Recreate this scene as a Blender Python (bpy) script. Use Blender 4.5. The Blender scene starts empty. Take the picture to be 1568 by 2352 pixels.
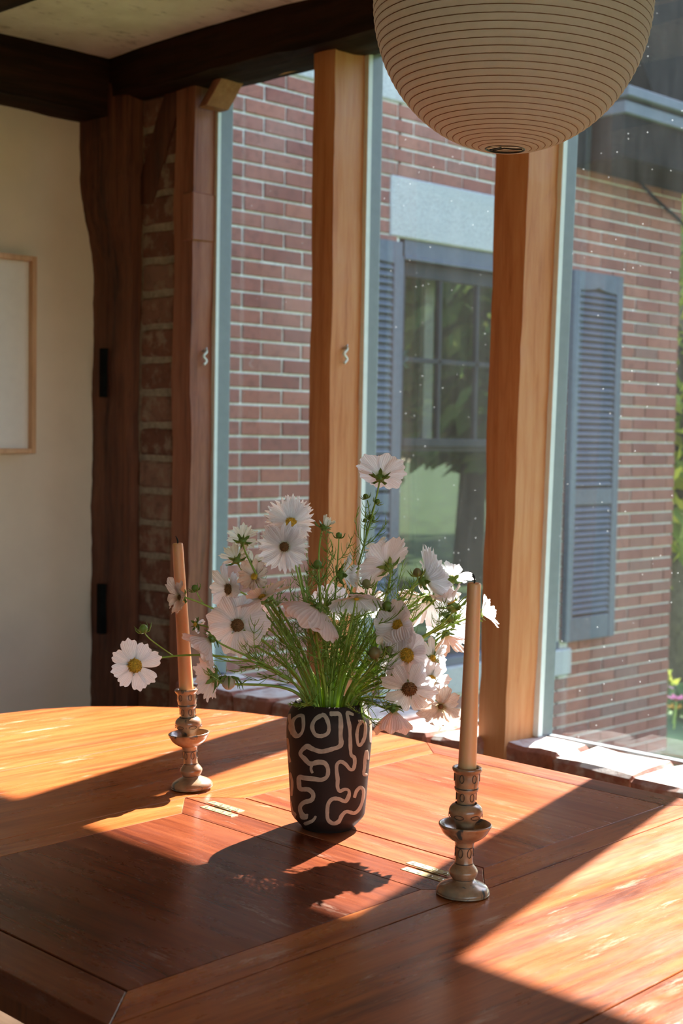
import bpy, bmesh, math, random
import numpy as np
from mathutils import Vector, Matrix, noise
random.seed(7)
S = bpy.context.scene
COL = S.collection
PI = math.pi

# ------------------------------------------------------------------ camera
F, CX, CY = 3267.0, 784.0, 1176.0            # 50 mm lens, in pixels of the 1568x2352 frame
def _d(v):
    r = np.array([v[0]-CX, v[1]-CY, F]); return r/np.linalg.norm(r)
_a = _d((-2381, 949.)); _b = _d((4000, 1055.))
_s = _a+_b; _s /= np.linalg.norm(_s); _t = _a-_b; _t -= _s*(_t@_s); _t /= np.linalg.norm(_t)
_Y = (_s+_t)/math.sqrt(2); _X = (_s-_t)/math.sqrt(2); _Z = np.cross(_X, _Y)
R = np.stack([_X, _Y, _Z], 1)                # camera(x right, y down, z forward) = R @ world
CAM = np.array([0, 0, 1.26])
cam = bpy.data.cameras.new('camera'); camo = bpy.data.objects.new('camera', cam); COL.objects.link(camo)
_bx = R.T @ np.array([1, 0, 0]); _by = R.T @ np.array([0, -1, 0]); _bz = R.T @ np.array([0, 0, -1])
M = Matrix.Identity(4)
for i in range(3):
    M[i][0], M[i][1], M[i][2], M[i][3] = _bx[i], _by[i], _bz[i], CAM[i]
camo.matrix_world = M
cam.sensor_fit = 'VERTICAL'; cam.sensor_height = 36.0; cam.sensor_width = 24.0; cam.lens = F/2352*36
cam.clip_start = 0.05; cam.clip_end = 300
cam.dof.use_dof = True; cam.dof.focus_distance = 1.80; cam.dof.aperture_fstop = 9.0
S.camera = camo
def proj(P):
    c = R @ (np.array(P, float)-CAM); return CX+F*c[0]/c[2], CY+F*c[1]/c[2], c[2]
def ray(u, v): return R.T @ np.array([u-CX, v-CY, F])
def onx(u, v, x): r = ray(u, v); return Vector(CAM + r*(x/r[0]))
def ony(u, v, y): r = ray(u, v); return Vector(CAM + r*(y/r[1]))
def onz(u, v, z): r = ray(u, v); return Vector(CAM + r*((z-CAM[2])/r[2]))
def atd(u, v, d): return Vector(CAM + ray(u, v)/F*d)
def cdir(r, u, t): return Vector(R.T @ np.array([r, -u, -t])).normalized()   # right, up, toward the camera

# ------------------------------------------------------------------ sky, sun, exposure
SUNK = 0.885                                  # rise of the sun's ray per metre of X
SUN = Vector((1, 0.275, SUNK)).normalized()   # towards the sun
w = bpy.data.worlds.new('world'); S.world = w; w.use_nodes = True
nt = w.node_tree; bg = nt.nodes['Background']
sky = nt.nodes.new('ShaderNodeTexSky'); sky.sky_type = 'NISHITA'; sky.sun_disc = False
sky.sun_elevation = math.asin(SUN.z); sky.sun_rotation = math.atan2(SUN.x, SUN.y)
sky.air_density = 1.0; sky.dust_density = 0.6; sky.ozone_density = 1.0
nt.links.new(sky.outputs[0], bg.inputs[0]); bg.inputs[1].default_value = 0.42
sl = bpy.data.lights.new('sun', 'SUN'); sl.energy = 12.5; sl.angle = math.radians(0.53); sl.color = (1.0, 0.945, 0.865)
so = bpy.data.objects.new('sun', sl); COL.objects.link(so)
so.rotation_euler = SUN.to_track_quat('Z', 'Y').to_euler(); so.location = (12, 4, 12)
S.view_settings.view_transform = 'Standard'; S.view_settings.look = 'None'
S.view_settings.exposure = 1.2; S.view_settings.gamma = 1.0; S.view_settings.use_curve_mapping = False
S.cycles.caustics_reflective = False; S.cycles.caustics_refractive = False
S.cycles.max_bounces = 7; S.cycles.diffuse_bounces = 4; S.cycles.glossy_bounces = 3
S.cycles.transparent_max_bounces = 10; S.cycles.sample_clamp_indirect = 6.0
S.cycles.use_denoising = True

# ------------------------------------------------------------------ material helpers
def newmat(name):
    m = bpy.data.materials.new(name); m.use_nodes = True
    n = m.node_tree; p = n.nodes['Principled BSDF']
    return m, n, p
def N(n, t, **kw):
    x = n.nodes.new(t)
    for k, v in kw.items(): setattr(x, k, v)
    return x
def L(n, a, b): n.links.new(a, b)
def ramp(n, fac, stops, interp='LINEAR'):
    r = N(n, 'ShaderNodeValToRGB'); r.color_ramp.interpolation = interp
    el = r.color_ramp.elements
    while len(el) < len(stops): el.new(0.5)
    for e, (p, c) in zip(el, stops):
        e.position = p; e.color = (*c, 1) if len(c) == 3 else c
    L(n, fac, r.inputs[0]); return r
def coords(n, scale=(1, 1, 1), rnd=0.0, kind='Object', rot=(0, 0, 0)):
    tc = N(n, 'ShaderNodeTexCoord'); mp = N(n, 'ShaderNodeMapping')
    mp.inputs['Scale'].default_value = scale; mp.inputs['Rotation'].default_value = rot
    src = tc.outputs[kind]
    if rnd:
        oi = N(n, 'ShaderNodeObjectInfo'); ml = N(n, 'ShaderNodeMath', operation='MULTIPLY'); ml.inputs[1].default_value = rnd
        L(n, oi.outputs['Random'], ml.inputs[0])
        ad = N(n, 'ShaderNodeVectorMath', operation='ADD'); L(n, src, ad.inputs[0]); L(n, ml.outputs[0], ad.inputs[1]); src = ad.outputs[0]
    L(n, src, mp.inputs['Vector']); return mp.outputs[0]
def noise_tex(n, vec, scale, detail=4, rough=.55, dist=0.0):
    x = N(n, 'ShaderNodeTexNoise'); x.inputs['Scale'].default_value = scale; x.inputs['Detail'].default_value = detail
    x.inputs['Roughness'].default_value = rough; x.inputs['Distortion'].default_value = dist
    L(n, vec, x.inputs['Vector']); return x.outputs['Fac']
def bump(n, p, h, strength, dist):
    b = N(n, 'ShaderNodeBump'); b.inputs['Strength'].default_value = strength; b.inputs['Distance'].default_value = dist
    L(n, h, b.inputs['Height']); L(n, b.outputs[0], p.inputs['Normal']); return b
def mixc(n, fac, a, b, mode='MIX'):
    m = N(n, 'ShaderNodeMix', data_type='RGBA', blend_type=mode)
    if isinstance(fac, (int, float)): m.inputs[0].default_value = fac
    else: L(n, fac, m.inputs[0])
    for s, v in ((6, a), (7, b)):
        if isinstance(v, tuple): m.inputs[s].default_value = (*v, 1)
        else: L(n, v, m.inputs[s])
    return m.outputs[2]
def plain(name, col, rough=.6, metal=0.0, var=0.0, scale=30, bstr=0.0, bdist=.002, spec=.5):
    m, n, p = newmat(name)
    p.inputs['Roughness'].default_value = rough; p.inputs['Metallic'].default_value = metal
    p.inputs['Specular IOR Level'].default_value = spec
    v = coords(n, rnd=3.0); f = noise_tex(n, v, scale, 5)
    a = tuple(c*(1-var) for c in col); b = tuple(min(1, c*(1+var)) for c in col)
    r = ramp(n, f, [(.3, a), (.7, b)]); L(n, r.outputs[0], p.inputs['Base Color'])
    if bstr: bump(n, p, f, bstr, bdist)
    return m
def wood(name, dark, mid, light, axis='X', rough=(.28, .5), fine=60, coat=0.0, bstr=.25, wear=0.0, spec=.5, big=6):
    m, n, p = newmat(name)
    st = {'X': (.07, 1, 1), 'Y': (1, .07, 1), 'Z': (1, 1, .07)}[axis]
    v = coords(n, st, rnd=7.0)
    f1 = noise_tex(n, v, big, 6, .6, .8); f2 = noise_tex(n, v, fine, 5, .7, .4)
    mx = N(n, 'ShaderNodeMath', operation='MULTIPLY_ADD'); L(n, f2, mx.inputs[0]); mx.inputs[1].default_value = .55
    sc = N(n, 'ShaderNodeMath', operation='MULTIPLY'); L(n, f1, sc.inputs[0]); sc.inputs[1].default_value = .62
    L(n, sc.outputs[0], mx.inputs[2])
    r = ramp(n, mx.outputs[0], [(.42, dark), (.56, mid), (.72, light)])
    col = r.outputs[0]
    f3 = noise_tex(n, coords(n, tuple(1 if s == 1 else .25 for s in st), rnd=5.0), 14, 6, .7)
    if wear:
        wr = ramp(n, noise_tex(n, coords(n, tuple(1 if s == 1 else .18 for s in st), rnd=9.0), 38, 8, .75), [(.57, (0, 0, 0)), (.66, (1, 1, 1))])
        ms = ramp(n, noise_tex(n, coords(n, rnd=2.0), 5, 3), [(.44, (0, 0, 0)), (.62, (1, 1, 1))])
        mm = N(n, 'ShaderNodeMath', operation='MULTIPLY'); L(n, wr.outputs[0], mm.inputs[0]); L(n, ms.outputs[0], mm.inputs[1])
        m2 = N(n, 'ShaderNodeMath', operation='MULTIPLY'); L(n, mm.outputs[0], m2.inputs[0]); m2.inputs[1].default_value = wear
        col = mixc(n, m2.outputs[0], col, (.80, .62, .48))
    L(n, col, p.inputs['Base Color'])
    rr = N(n, 'ShaderNodeMapRange'); rr.inputs['To Min'].default_value = rough[0]; rr.inputs['To Max'].default_value = rough[1]
    rr.inputs['From Min'].default_value = .3; rr.inputs['From Max'].default_value = .7
    L(n, f3, rr.inputs['Value']); L(n, rr.outputs[0], p.inputs['Roughness'])
    p.inputs['Coat Weight'].default_value = coat; p.inputs['Coat Roughness'].default_value = .22
    p.inputs['Specular IOR Level'].default_value = spec
    bump(n, p, mx.outputs[0], bstr, .0012)
    return m

# ------------------------------------------------------------------ mesh helpers
def tag(o, label=None, cat=None, group=None, kind=None):
    if label: o['label'] = label
    if cat: o['category'] = cat
    if group: o['group'] = group
    if kind: o['kind'] = kind
    return o
def empty(name, loc, **kw):
    o = bpy.data.objects.new(name, None); COL.objects.link(o); o.location = rs(loc); o.empty_display_size = .02
    return tag(o, **kw)
def org_of(parent):
    v = Vector((0, 0, 0)); p = parent
    while p is not None: v += p.location; p = p.parent
    return v
ROOM = 1.0
def rs(v): return Vector(CAM)+(Vector(v)-Vector(CAM))*ROOM     # nominal plane -> true distance of the room shell
def mk(name, verts, faces, mat, parent=None, smooth=False, loc=None, sub=0, **kw):
    """verts in world coordinates; the object's own origin is loc (world) or the parent's origin"""
    base = org_of(parent); o0 = Vector(loc) if loc is not None else base
    if ROOM != 1.0: verts = [rs(v) for v in verts]
    me = bpy.data.meshes.new(name)
    me.from_pydata([tuple(Vector(v)-o0) for v in verts], [], faces); me.update()
    if mat: me.materials.append(mat)
    if smooth: me.polygons.foreach_set('use_smooth', [True]*len(me.polygons))
    o = bpy.data.objects.new(name, me); COL.objects.link(o); o.parent = parent; o.location = o0-base
    if sub:
        md = o.modifiers.new('sub', 'SUBSURF'); md.levels = sub; md.render_levels = sub
    return tag(o, **kw)
def share(name, me, loc, parent=None, rot=None, scale=None):
    o = bpy.data.objects.new(name, me); COL.objects.link(o); o.parent = parent; o.location = Vector(loc)-org_of(parent)
    if rot: o.rotation_euler = rot
    if scale: o.scale = scale
    return o
class MB:
    def __init__(s): s.v = []; s.f = []
    def add(s, v, f):
        b = len(s.v); s.v += [Vector(x) for x in v]; s.f += [tuple(i+b for i in q) for q in f]; return s
    def box(s, x0, x1, y0, y1, z0, z1):
        return s.add([(x0, y0, z0), (x1, y0, z0), (x1, y1, z0), (x0, y1, z0), (x0, y0, z1), (x1, y0, z1), (x1, y1, z1), (x0, y1, z1)],
                     [(0, 3, 2, 1), (4, 5, 6, 7), (0, 1, 5, 4), (1, 2, 6, 5), (2, 3, 7, 6), (3, 0, 4, 7)])
    def cbox(s, x0, x1, y0, y1, z0, z1, c=.002):
        """box with chamfered edges"""
        bm = bmesh.new(); bmesh.ops.create_cube(bm, size=1)
        for v in bm.verts: v.co = ((x0+x1)/2+v.co.x*(x1-x0), (y0+y1)/2+v.co.y*(y1-y0), (z0+z1)/2+v.co.z*(z1-z0))
        bmesh.ops.bevel(bm, geom=bm.edges[:], offset=c, segments=1, affect='EDGES')
        bm.verts.index_update()
        s.add([v.co.copy() for v in bm.verts], [tuple(v.index for v in f.verts) for f in bm.faces]); bm.free(); return s
    def tube(s, pts, rad, k=6, caps=True):
        pts = [Vector(p) for p in pts]; n = len(pts)
        if not hasattr(rad, '__len__'): rad = [rad]*n
        b = len(s.v); up = None
        for i, p in enumerate(pts):
            t = (pts[min(i+1, n-1)]-pts[max(i-1, 0)])
            t = t.normalized() if t.length > 1e-9 else Vector((0, 0, 1))
            if up is None: up = Vector((1, 0, 0)) if abs(t.x) < .8 else Vector((0, 1, 0))
            a = (up-t*up.dot(t)); a = a.normalized() if a.length > 1e-6 else t.orthogonal().normalized()
            up = a; c = t.cross(a)
            for j in range(k):
                q = 2*PI*j/k; s.v.append(p+(a*math.cos(q)+c*math.sin(q))*rad[i])
        for i in range(n-1):
            for j in range(k):
                s.f.append((b+i*k+j, b+i*k+(j+1) % k, b+(i+1)*k+(j+1) % k, b+(i+1)*k+j))
        if caps:
            s.f.append(tuple(b+j for j in range(k))[::-1]); s.f.append(tuple(b+(n-1)*k+j for j in range(k)))
        return s
    def lathe(s, prof, c=(0, 0, 0), k=48, close=False):
        b = len(s.v); c = Vector(c); n = len(prof)
        for r, z in prof:
            for j in range(k):
                q = 2*PI*j/k; s.v.append(c+Vector((r*math.cos(q), r*math.sin(q), z)))
        for i in range(n-1):
            for j in range(k):
                s.f.append((b+i*k+j, b+i*k+(j+1) % k, b+(i+1)*k+(j+1) % k, b+(i+1)*k+j))
        if prof[0][0] > 1e-6 and not close: s.f.append(tuple(b+j for j in range(k))[::-1])
        if prof[-1][0] > 1e-6 and not close: s.f.append(tuple(b+(n-1)*k+j for j in range(k)))
        return s
    def prism(s, poly, z0, z1):
        n = len(poly)
        return s.add([(x, y, z0) for x, y in poly]+[(x, y, z1) for x, y in poly],
                     [tuple(range(n))[::-1], tuple(range(n, 2*n))]+[(i, (i+1) % n, n+(i+1) % n, n+i) for i in range(n)])
    def build(s, name, mat, parent=None, smooth=False, **kw): return mk(name, s.v, s.f, mat, parent, smooth, **kw)
def bez(p, n):
    out = []
    for i in range(n+1):
        t = i/n; q = [Vector(x) for x in p]
        while len(q) > 1: q = [q[j].lerp(q[j+1], t) for j in range(len(q)-1)]
        out.append(q[0])
    return out
def catmull(pts, per=6):
    P = [Vector(p) for p in pts]; P = [P[0]*2-P[1]]+P+[P[-1]*2-P[-2]]; out = []
    for i in range(1, len(P)-2):
        for j in range(per):
            t = j/per; a, b, c, d = P[i-1:i+3]
            out.append(.5*((2*b)+(c-a)*t+(2*a-5*b+4*c-d)*t*t+(3*b-3*c+d-a)*t*t*t))
    out.append(P[-2]); return out
def smooth_profile(prof, per=5):
    q = catmull([Vector((r, z, 0)) for r, z in prof], per); return [(max(0, v.x), v.y) for v in q]

# ------------------------------------------------------------------ materials
def brick_mat(name, cols, island=False, mortar_smear=.0, bs=.5, smear_col=(.34, .27, .20), smear=(.50, .62)):
    m, n, p = newmat(name); p.inputs['Roughness'].default_value = .85
    if island: g = N(n, 'ShaderNodeNewGeometry'); rnd = g.outputs['Random Per Island']
    else: g = N(n, 'ShaderNodeObjectInfo'); rnd = g.outputs['Random']
    base = ramp(n, rnd, cols)
    v = coords(n, rnd=0 if island else 11.0); f = noise_tex(n, v, 30, 8, .7)
    dk = ramp(n, f, [(.3, (.62, .6, .6)), (.5, (1, 1, 1)), (.75, (1.1, 1.06, 1.04))])
    c = mixc(n, 1.0, base.outputs[0], dk.outputs[0], 'MULTIPLY')
    if mortar_smear:
        sm = ramp(n, noise_tex(n, coords(n, rnd=4.0), 16, 6, .65), [(smear[0], (0, 0, 0)), (smear[1], (1, 1, 1))])
        ms = N(n, 'ShaderNodeMath', operation='MULTIPLY'); L(n, sm.outputs[0], ms.inputs[0]); ms.inputs[1].default_value = mortar_smear
        c = mixc(n, ms.outputs[0], c, smear_col)
    L(n, c, p.inputs['Base Color']); bump(n, p, f, bs, .004); return m
EXT = [(0, (.19, .062, .046)), (.25, (.235, .080, .058)), (.5, (.25, .090, .062)), (.75, (.29, .105, .07)), (.92, (.20, .095, .075)), (1, (.33, .11, .075))]
M_brick = brick_mat('exterior_brick', EXT); M_brick_i = brick_mat('exterior_brick_mass', EXT, True)
INT = [(0, (.15, .055, .035)), (.5, (.21, .085, .055)), (1, (.25, .14, .10))]
M_ibrick = brick_mat('interior_brick', INT, mortar_smear=.6, bs=.9)
M_sill = brick_mat('sill_brick', [(0, (.30, .11, .075)), (1, (.38, .15, .10))], mortar_smear=.45, bs=1.0, smear_col=(.62, .54, .48))
M_silltop = brick_mat('sunlit_washed_sill_brick', [(0, (.50, .36, .31)), (1, (.56, .42, .36))], mortar_smear=.95, bs=1.0, smear_col=(.72, .68, .64), smear=(.36, .56))  # pale mortar wash, with the tops' sunlit brightness also put into the colour
M_mortar = plain('mortar', (.58, .58, .52), .95, var=.25, scale=90, bstr=.6)
M_imortar = plain('old_mortar', (.30, .245, .185), .95, var=.3, scale=60, bstr=.8)
M_granite = plain('granite', (.37, .37, .36), .8, var=.35, scale=160, bstr=.3)
M_cream = plain('cream_plaster', (.76, .64, .52), .9, var=.04, scale=8, bstr=.06)
M_grey = plain('blue_grey_paint', (.085, .10, .13), .5, var=.12, scale=40, spec=.25)
M_darkgrey = plain('dark_grey_paint', (.017, .021, .026), .5, var=.12, scale=40, spec=.2)
M_alu = plain('grey_window_frame', (.20, .235, .25), .45, var=.06, scale=40)
M_seal = plain('pale_glazing_strip', (.72, .80, .78), .5, var=.05)
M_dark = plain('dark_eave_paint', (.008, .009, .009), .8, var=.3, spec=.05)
M_fascia = plain('eave_fascia_paint', (.10, .115, .135), .5, var=.1, spec=.25)
M_white = plain('white_mat_board', (.78, .74, .72), .8, var=.03)
M_beam = wood('old_beam_oak', (.006, .003, .002), (.016, .007, .004), (.035, .013, .007), 'Y', (.6, .85), 50, bstr=.8, spec=.12)
M_beamx = wood('old_beam_oak_cross', (.006, .003, .002), (.016, .007, .004), (.035, .013, .007), 'X', (.6, .85), 50, bstr=.8, spec=.12)
M_oldpost = wood('old_post_oak', (.014, .004, .002), (.085, .024, .011), (.17, .055, .024), 'Z', (.5, .8), 50, bstr=1.0)
M_post = wood('cedar_post', (.36, .11, .03), (.52, .20, .068), (.60, .285, .12), 'Z', (.5, .75), 60, bstr=.3)
M_jamb = wood('jamb_post', (.12, .035, .017), (.26, .085, .042), (.36, .14, .075), 'Z', (.5, .75), 60, bstr=.5)
M_panelling = wood('dark_panelling', (.06, .03, .02), (.11, .055, .03), (.16, .08, .045), 'Z', (.5, .7))
M_frame = wood('picture_frame_maple', (.50, .27, .14), (.62, .36, .2), (.70, .43, .26), 'Z', (.4, .6))
TD = ((.12, .024, .007), (.36, .088, .020), (.50, .160, .042))
TR = ((.14, .028, .011), (.30, .072, .026), (.42, .13, .048))
M_leaf = wood('table_leaf_wood', *TD, 'X', (.20, .38), 70, coat=.06, bstr=.25, wear=.65, big=5, spec=.35)
M_stripx = wood('table_strip_wood_x', *TD, 'X', (.20, .38), 80, coat=.06, bstr=.25, wear=.4, spec=.35)
M_stripy = wood('table_strip_wood_y', *TR, 'Y', (.20, .36), 80, coat=.06, bstr=.2, wear=.3, spec=.32)
M_panel = wood('table_panel_wood', *TR, 'Y', (.18, .34), 70, coat=.06, bstr=.2, wear=.35, big=5, spec=.32)
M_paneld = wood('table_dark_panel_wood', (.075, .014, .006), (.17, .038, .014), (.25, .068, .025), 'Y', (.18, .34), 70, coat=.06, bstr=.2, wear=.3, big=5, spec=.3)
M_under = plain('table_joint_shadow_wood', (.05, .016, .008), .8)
M_brass = plain('aged_brass', (.34, .28, .15), .5, .9, var=.25, scale=200)
M_screw = plain('steel_screw', (.35, .33, .3), .3, .9)
M_chair = wood('chair_wood', (.09, .020, .006), (.20, .05, .015), (.28, .08, .024), 'Z', (.5, .7), spec=.2)
M_floor = wood('floor_boards', (.13, .07, .035), (.19, .11, .06), (.25, .15, .09), 'Y', (.4, .6))
M_lawn = plain('lawn', (.075, .13, .03), .9, var=.45, scale=3, bstr=.5, bdist=.05)
M_patio = plain('patio_stone', (.40, .36, .33), .9, var=.2, scale=6)
M_bark = plain('bark', (.12, .09, .06), .9, var=.4, scale=20, bstr=.8, bdist=.02)
def leaf_mat(name, cols, tr=.5):
    m, n, p = newmat(name); g = N(n, 'ShaderNodeNewGeometry')
    r = ramp(n, g.outputs['Random Per Island'], cols); p.inputs['Roughness'].default_value = .55
    L(n, r.outputs[0], p.inputs['Base Color'])
    t = N(n, 'ShaderNodeBsdfTranslucent'); L(n, r.outputs[0], t.inputs[0])
    mx = N(n, 'ShaderNodeMixShader'); mx.inputs[0].default_value = tr
    L(n, p.outputs[0], mx.inputs[1]); L(n, t.outputs[0], mx.inputs[2]); L(n, mx.outputs[0], n.nodes['Material Output'].inputs[0]); return m
M_tree = leaf_mat('tree_leaves', [(0, (.07, .14, .03)), (.5, (.14, .24, .05)), (.85, (.22, .33, .08)), (1, (.36, .40, .09))])
M_tree2 = leaf_mat('yellowing_leaves', [(0, (.16, .22, .04)), (.6, (.34, .36, .05)), (1, (.62, .52, .06))])
def petal_mat(name, c1, c2, tr=.55):
    m, n, p = newmat(name); p.inputs['Roughness'].default_value = .6; p.inputs['Specular IOR Level'].default_value = .25
    uv = N(n, 'ShaderNodeUVMap'); sp = N(n, 'ShaderNodeSeparateXYZ'); L(n, uv.outputs[0], sp.inputs[0])
    f = noise_tex(n, coords(n, rnd=3.0), 120, 4); r = ramp(n, f, [(.3, c2), (.65, c1)])
    ph = N(n, 'ShaderNodeMath', operation='MULTIPLY_ADD'); L(n, sp.outputs[1], ph.inputs[0]); ph.inputs[1].default_value = 58.0; L(n, f, ph.inputs[2])
    sn = N(n, 'ShaderNodeMath', operation='SINE'); L(n, ph.outputs[0], sn.inputs[0])
    vein = ramp(n, sn.outputs[0], [(.0, (1, 1, 1)), (.72, (1, 1, 1)), (1, (.86, .84, .83))])
    c = mixc(n, 1.0, r.outputs[0], vein.outputs[0], 'MULTIPLY')
    bs = ramp(n, sp.outputs[0], [(.04, (.74, .78, .42)), (.22, (1, 1, 1))])
    c = mixc(n, 1.0, c, bs.outputs[0], 'MULTIPLY')
    L(n, c, p.inputs['Base Color']); bump(n, p, sn.outputs[0], .55, .0006)
    t = N(n, 'ShaderNodeBsdfTranslucent'); L(n, c, t.inputs[0])
    mx = N(n, 'ShaderNodeMixShader'); mx.inputs[0].default_value = tr
    L(n, p.outputs[0], mx.inputs[1]); L(n, t.outputs[0], mx.inputs[2]); L(n, mx.outputs[0], n.nodes['Material Output'].inputs[0]); return m
M_petal = petal_mat('white_petal', (.95, .965, 1.0), (.90, .91, .95))
M_petalp = petal_mat('blush_petal', (.94, .92, .95), (.89, .85, .88))
M_petalc = petal_mat('cream_petal', (.90, .89, .78), (.84, .83, .68))
M_petalw = petal_mat('withered_petal', (.80, .68, .58), (.66, .50, .40), .4)
M_disc = plain('yellow_florets', (.62, .34, .03), .8, var=.45, scale=400)
M_discd = plain('dark_florets', (.20, .085, .025), .8, var=.4, scale=400)
def stem_mat(name, a, b, tr=.25):
    m, n, p = newmat(name); f = noise_tex(n, coords(n, rnd=3.0), 22, 4); r = ramp(n, f, [(.35, a), (.65, b)])
    L(n, r.outputs[0], p.inputs['Base Color']); p.inputs['Roughness'].default_value = .45
    t = N(n, 'ShaderNodeBsdfTranslucent'); L(n, r.outputs[0], t.inputs[0]); mx = N(n, 'ShaderNodeMixShader'); mx.inputs[0].default_value = tr
    L(n, p.outputs[0], mx.inputs[1]); L(n, t.outputs[0], mx.inputs[2]); L(n, mx.outputs[0], n.nodes['Material Output'].inputs[0]); return m
M_stem = stem_mat('green_stem', (.26, .39, .05), (.44, .56, .10)); M_stemd = stem_mat('brownish_stem', (.20, .17, .06), (.27, .31, .08))
M_fern = stem_mat('feathery_leaf', (.20, .34, .05), (.36, .52, .09), .45); M_calyx = stem_mat('calyx_green', (.12, .20, .03), (.24, .33, .06))
M_bud = stem_mat('brown_bud', (.22, .17, .07), (.32, .30, .11)); M_budc = stem_mat('closing_bud', (.55, .45, .30), (.70, .62, .46))
M_clay = plain('dark_clay', (.026, .015, .012), .62, var=.12, scale=60, bstr=.08, spec=.22)
M_slip = plain('pale_slip', (.44, .33, .245), .75, var=.14, scale=140)
m, n, p = newmat('beeswax'); M_wax = m
p.inputs['Base Color'].default_value = (.74, .41, .20, 1); p.inputs['Roughness'].default_value = .42
p.inputs['Subsurface Weight'].default_value = .55; p.inputs['Subsurface Radius'].default_value = (.02, .009, .004); p.inputs['Subsurface Scale'].default_value = .5
M_wick = plain('charred_wick', (.02, .015, .012), .9)
def glaze_mat():
    m, n, p = newmat('stoneware_glaze'); p.inputs['Roughness'].default_value = .3; p.inputs['Coat Weight'].default_value = .35; p.inputs['Coat Roughness'].default_value = .12
    v = coords(n, (1, 1, 1), rnd=5.0)
    a = ramp(n, noise_tex(n, v, 55, 5), [(.35, (.25, .115, .052)), (.6, (.42, .25, .14))])
    d = ramp(n, noise_tex(n, coords(n, (1, 1, .55), rnd=8.0), 70, 3, .5, .6), [(.60, (0, 0, 0)), (.66, (1, 1, 1))])
    c = mixc(n, d.outputs[0], a.outputs[0], (.055, .062, .060))
    g = ramp(n, noise_tex(n, coords(n, rnd=2.0), 34, 4), [(.5, (0, 0, 0)), (.72, (.8, .8, .8))])
    c = mixc(n, g.outputs[0], c, (.20, .19, .15))
    L(n, c, p.inputs['Base Color']); bump(n, p, noise_tex(n, v, 200, 3), .12, .001); return m
M_glaze = glaze_mat()
M_glazed = plain('dark_glaze_line', (.05, .035, .028), .3, var=.2, scale=120)
def paper_mat():
    m, n, p = newmat('lantern_paper'); p.inputs['Roughness'].default_value = .85; p.inputs['Specular IOR Level'].default_value = .15
    f = noise_tex(n, coords(n), 60, 6, .7); r = ramp(n, f, [(.3, (.84, .80, .75)), (.7, (.91, .87, .82))]); L(n, r.outputs[0], p.inputs['Base Color'])
    bump(n, p, f, .25, .002)
    t = N(n, 'ShaderNodeBsdfTranslucent'); L(n, r.outputs[0], t.inputs[0]); mx = N(n, 'ShaderNodeMixShader'); mx.inputs[0].default_value = .62
    L(n, p.outputs[0], mx.inputs[1]); L(n, t.outputs[0], mx.inputs[2]); L(n, mx.outputs[0], n.nodes['Material Output'].inputs[0]); return m
M_paper = paper_mat(); M_rib = plain('bamboo_rib', (.24, .13, .07), .7)
M_wire = plain('black_wire', (.01, .01, .01), .4)
def glass_mat(name, dust=.05, refl=1.0, tint=(.98, .985, .985)):
    m, n, p = newmat(name); out = n.nodes['Material Output']
    tr = N(n, 'ShaderNodeBsdfTransparent'); tr.inputs[0].default_value = (*tint, 1)
    gl = N(n, 'ShaderNodeBsdfGlossy'); gl.inputs['Roughness'].default_value = .0; gl.inputs[0].default_value = (1, 1, 1, 1)
    fr = N(n, 'ShaderNodeLayerWeight'); fr.inputs[0].default_value = .5                 # Schlick, the same from both sides of the pane
    pw = N(n, 'ShaderNodeMath', operation='POWER'); L(n, fr.outputs['Facing'], pw.inputs[0]); pw.inputs[1].default_value = 5
    fm = N(n, 'ShaderNodeMath', operation='MULTIPLY_ADD', use_clamp=True); L(n, pw.outputs[0], fm.inputs[0]); fm.inputs[1].default_value = .8*refl; fm.inputs[2].default_value = .04*refl
    m1 = N(n, 'ShaderNodeMixShader'); L(n, fm.outputs[0], m1.inputs[0]); L(n, tr.outputs[0], m1.inputs[1]); L(n, gl.outputs[0], m1.inputs[2])
    last = m1.outputs[0]
    if dust:
        df = N(n, 'ShaderNodeBsdfDiffuse'); df.inputs[0].default_value = (.75, .78, .8, 1)
        tl = N(n, 'ShaderNodeBsdfTranslucent'); tl.inputs[0].default_value = (.75, .78, .8, 1)
        ds = N(n, 'ShaderNodeMixShader'); ds.inputs[0].default_value = .6; L(n, df.outputs[0], ds.inputs[1]); L(n, tl.outputs[0], ds.inputs[2])
        film = N(n, 'ShaderNodeMapRange'); L(n, noise_tex(n, coords(n, (1, 3, .5)), 4, 6, .6), film.inputs['Value'])
        film.inputs['From Min'].default_value = .35; film.inputs['From Max'].default_value = .75; film.inputs['To Min'].default_value = dust*.5; film.inputs['To Max'].default_value = dust*1.6
        vo = N(n, 'ShaderNodeTexVoronoi'); vo.inputs['Scale'].default_value = 42; L(n, coords(n), vo.inputs['Vector'])
        sp = N(n, 'ShaderNodeMapRange'); L(n, vo.outputs['Distance'], sp.inputs['Value'])
        sp.inputs['From Min'].default_value = .06; sp.inputs['From Max'].default_value = .03; sp.inputs['To Max'].default_value = .55
        pick = ramp(n, vo.outputs['Color'], [(.55, (0, 0, 0)), (.60, (1, 1, 1))])
        sm = N(n, 'ShaderNodeMath', operation='MULTIPLY'); L(n, sp.outputs[0], sm.inputs[0]); L(n, pick.outputs[0], sm.inputs[1])
        ad = N(n, 'ShaderNodeMath', operation='ADD', use_clamp=True); L(n, film.outputs[0], ad.inputs[0]); L(n, sm.outputs[0], ad.inputs[1])
        m2 = N(n, 'ShaderNodeMixShader'); L(n, ad.outputs[0], m2.inputs[0]); L(n, last, m2.inputs[1]); L(n, ds.outputs[0], m2.inputs[2]); last = m2.outputs[0]
    L(n, last, out.inputs[0]); return m
M_glass = glass_mat('dusty_window_glass', .008)
M_glass2 = glass_mat('house_window_glass', .0, 3.2, (.75, .78, .78))
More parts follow.
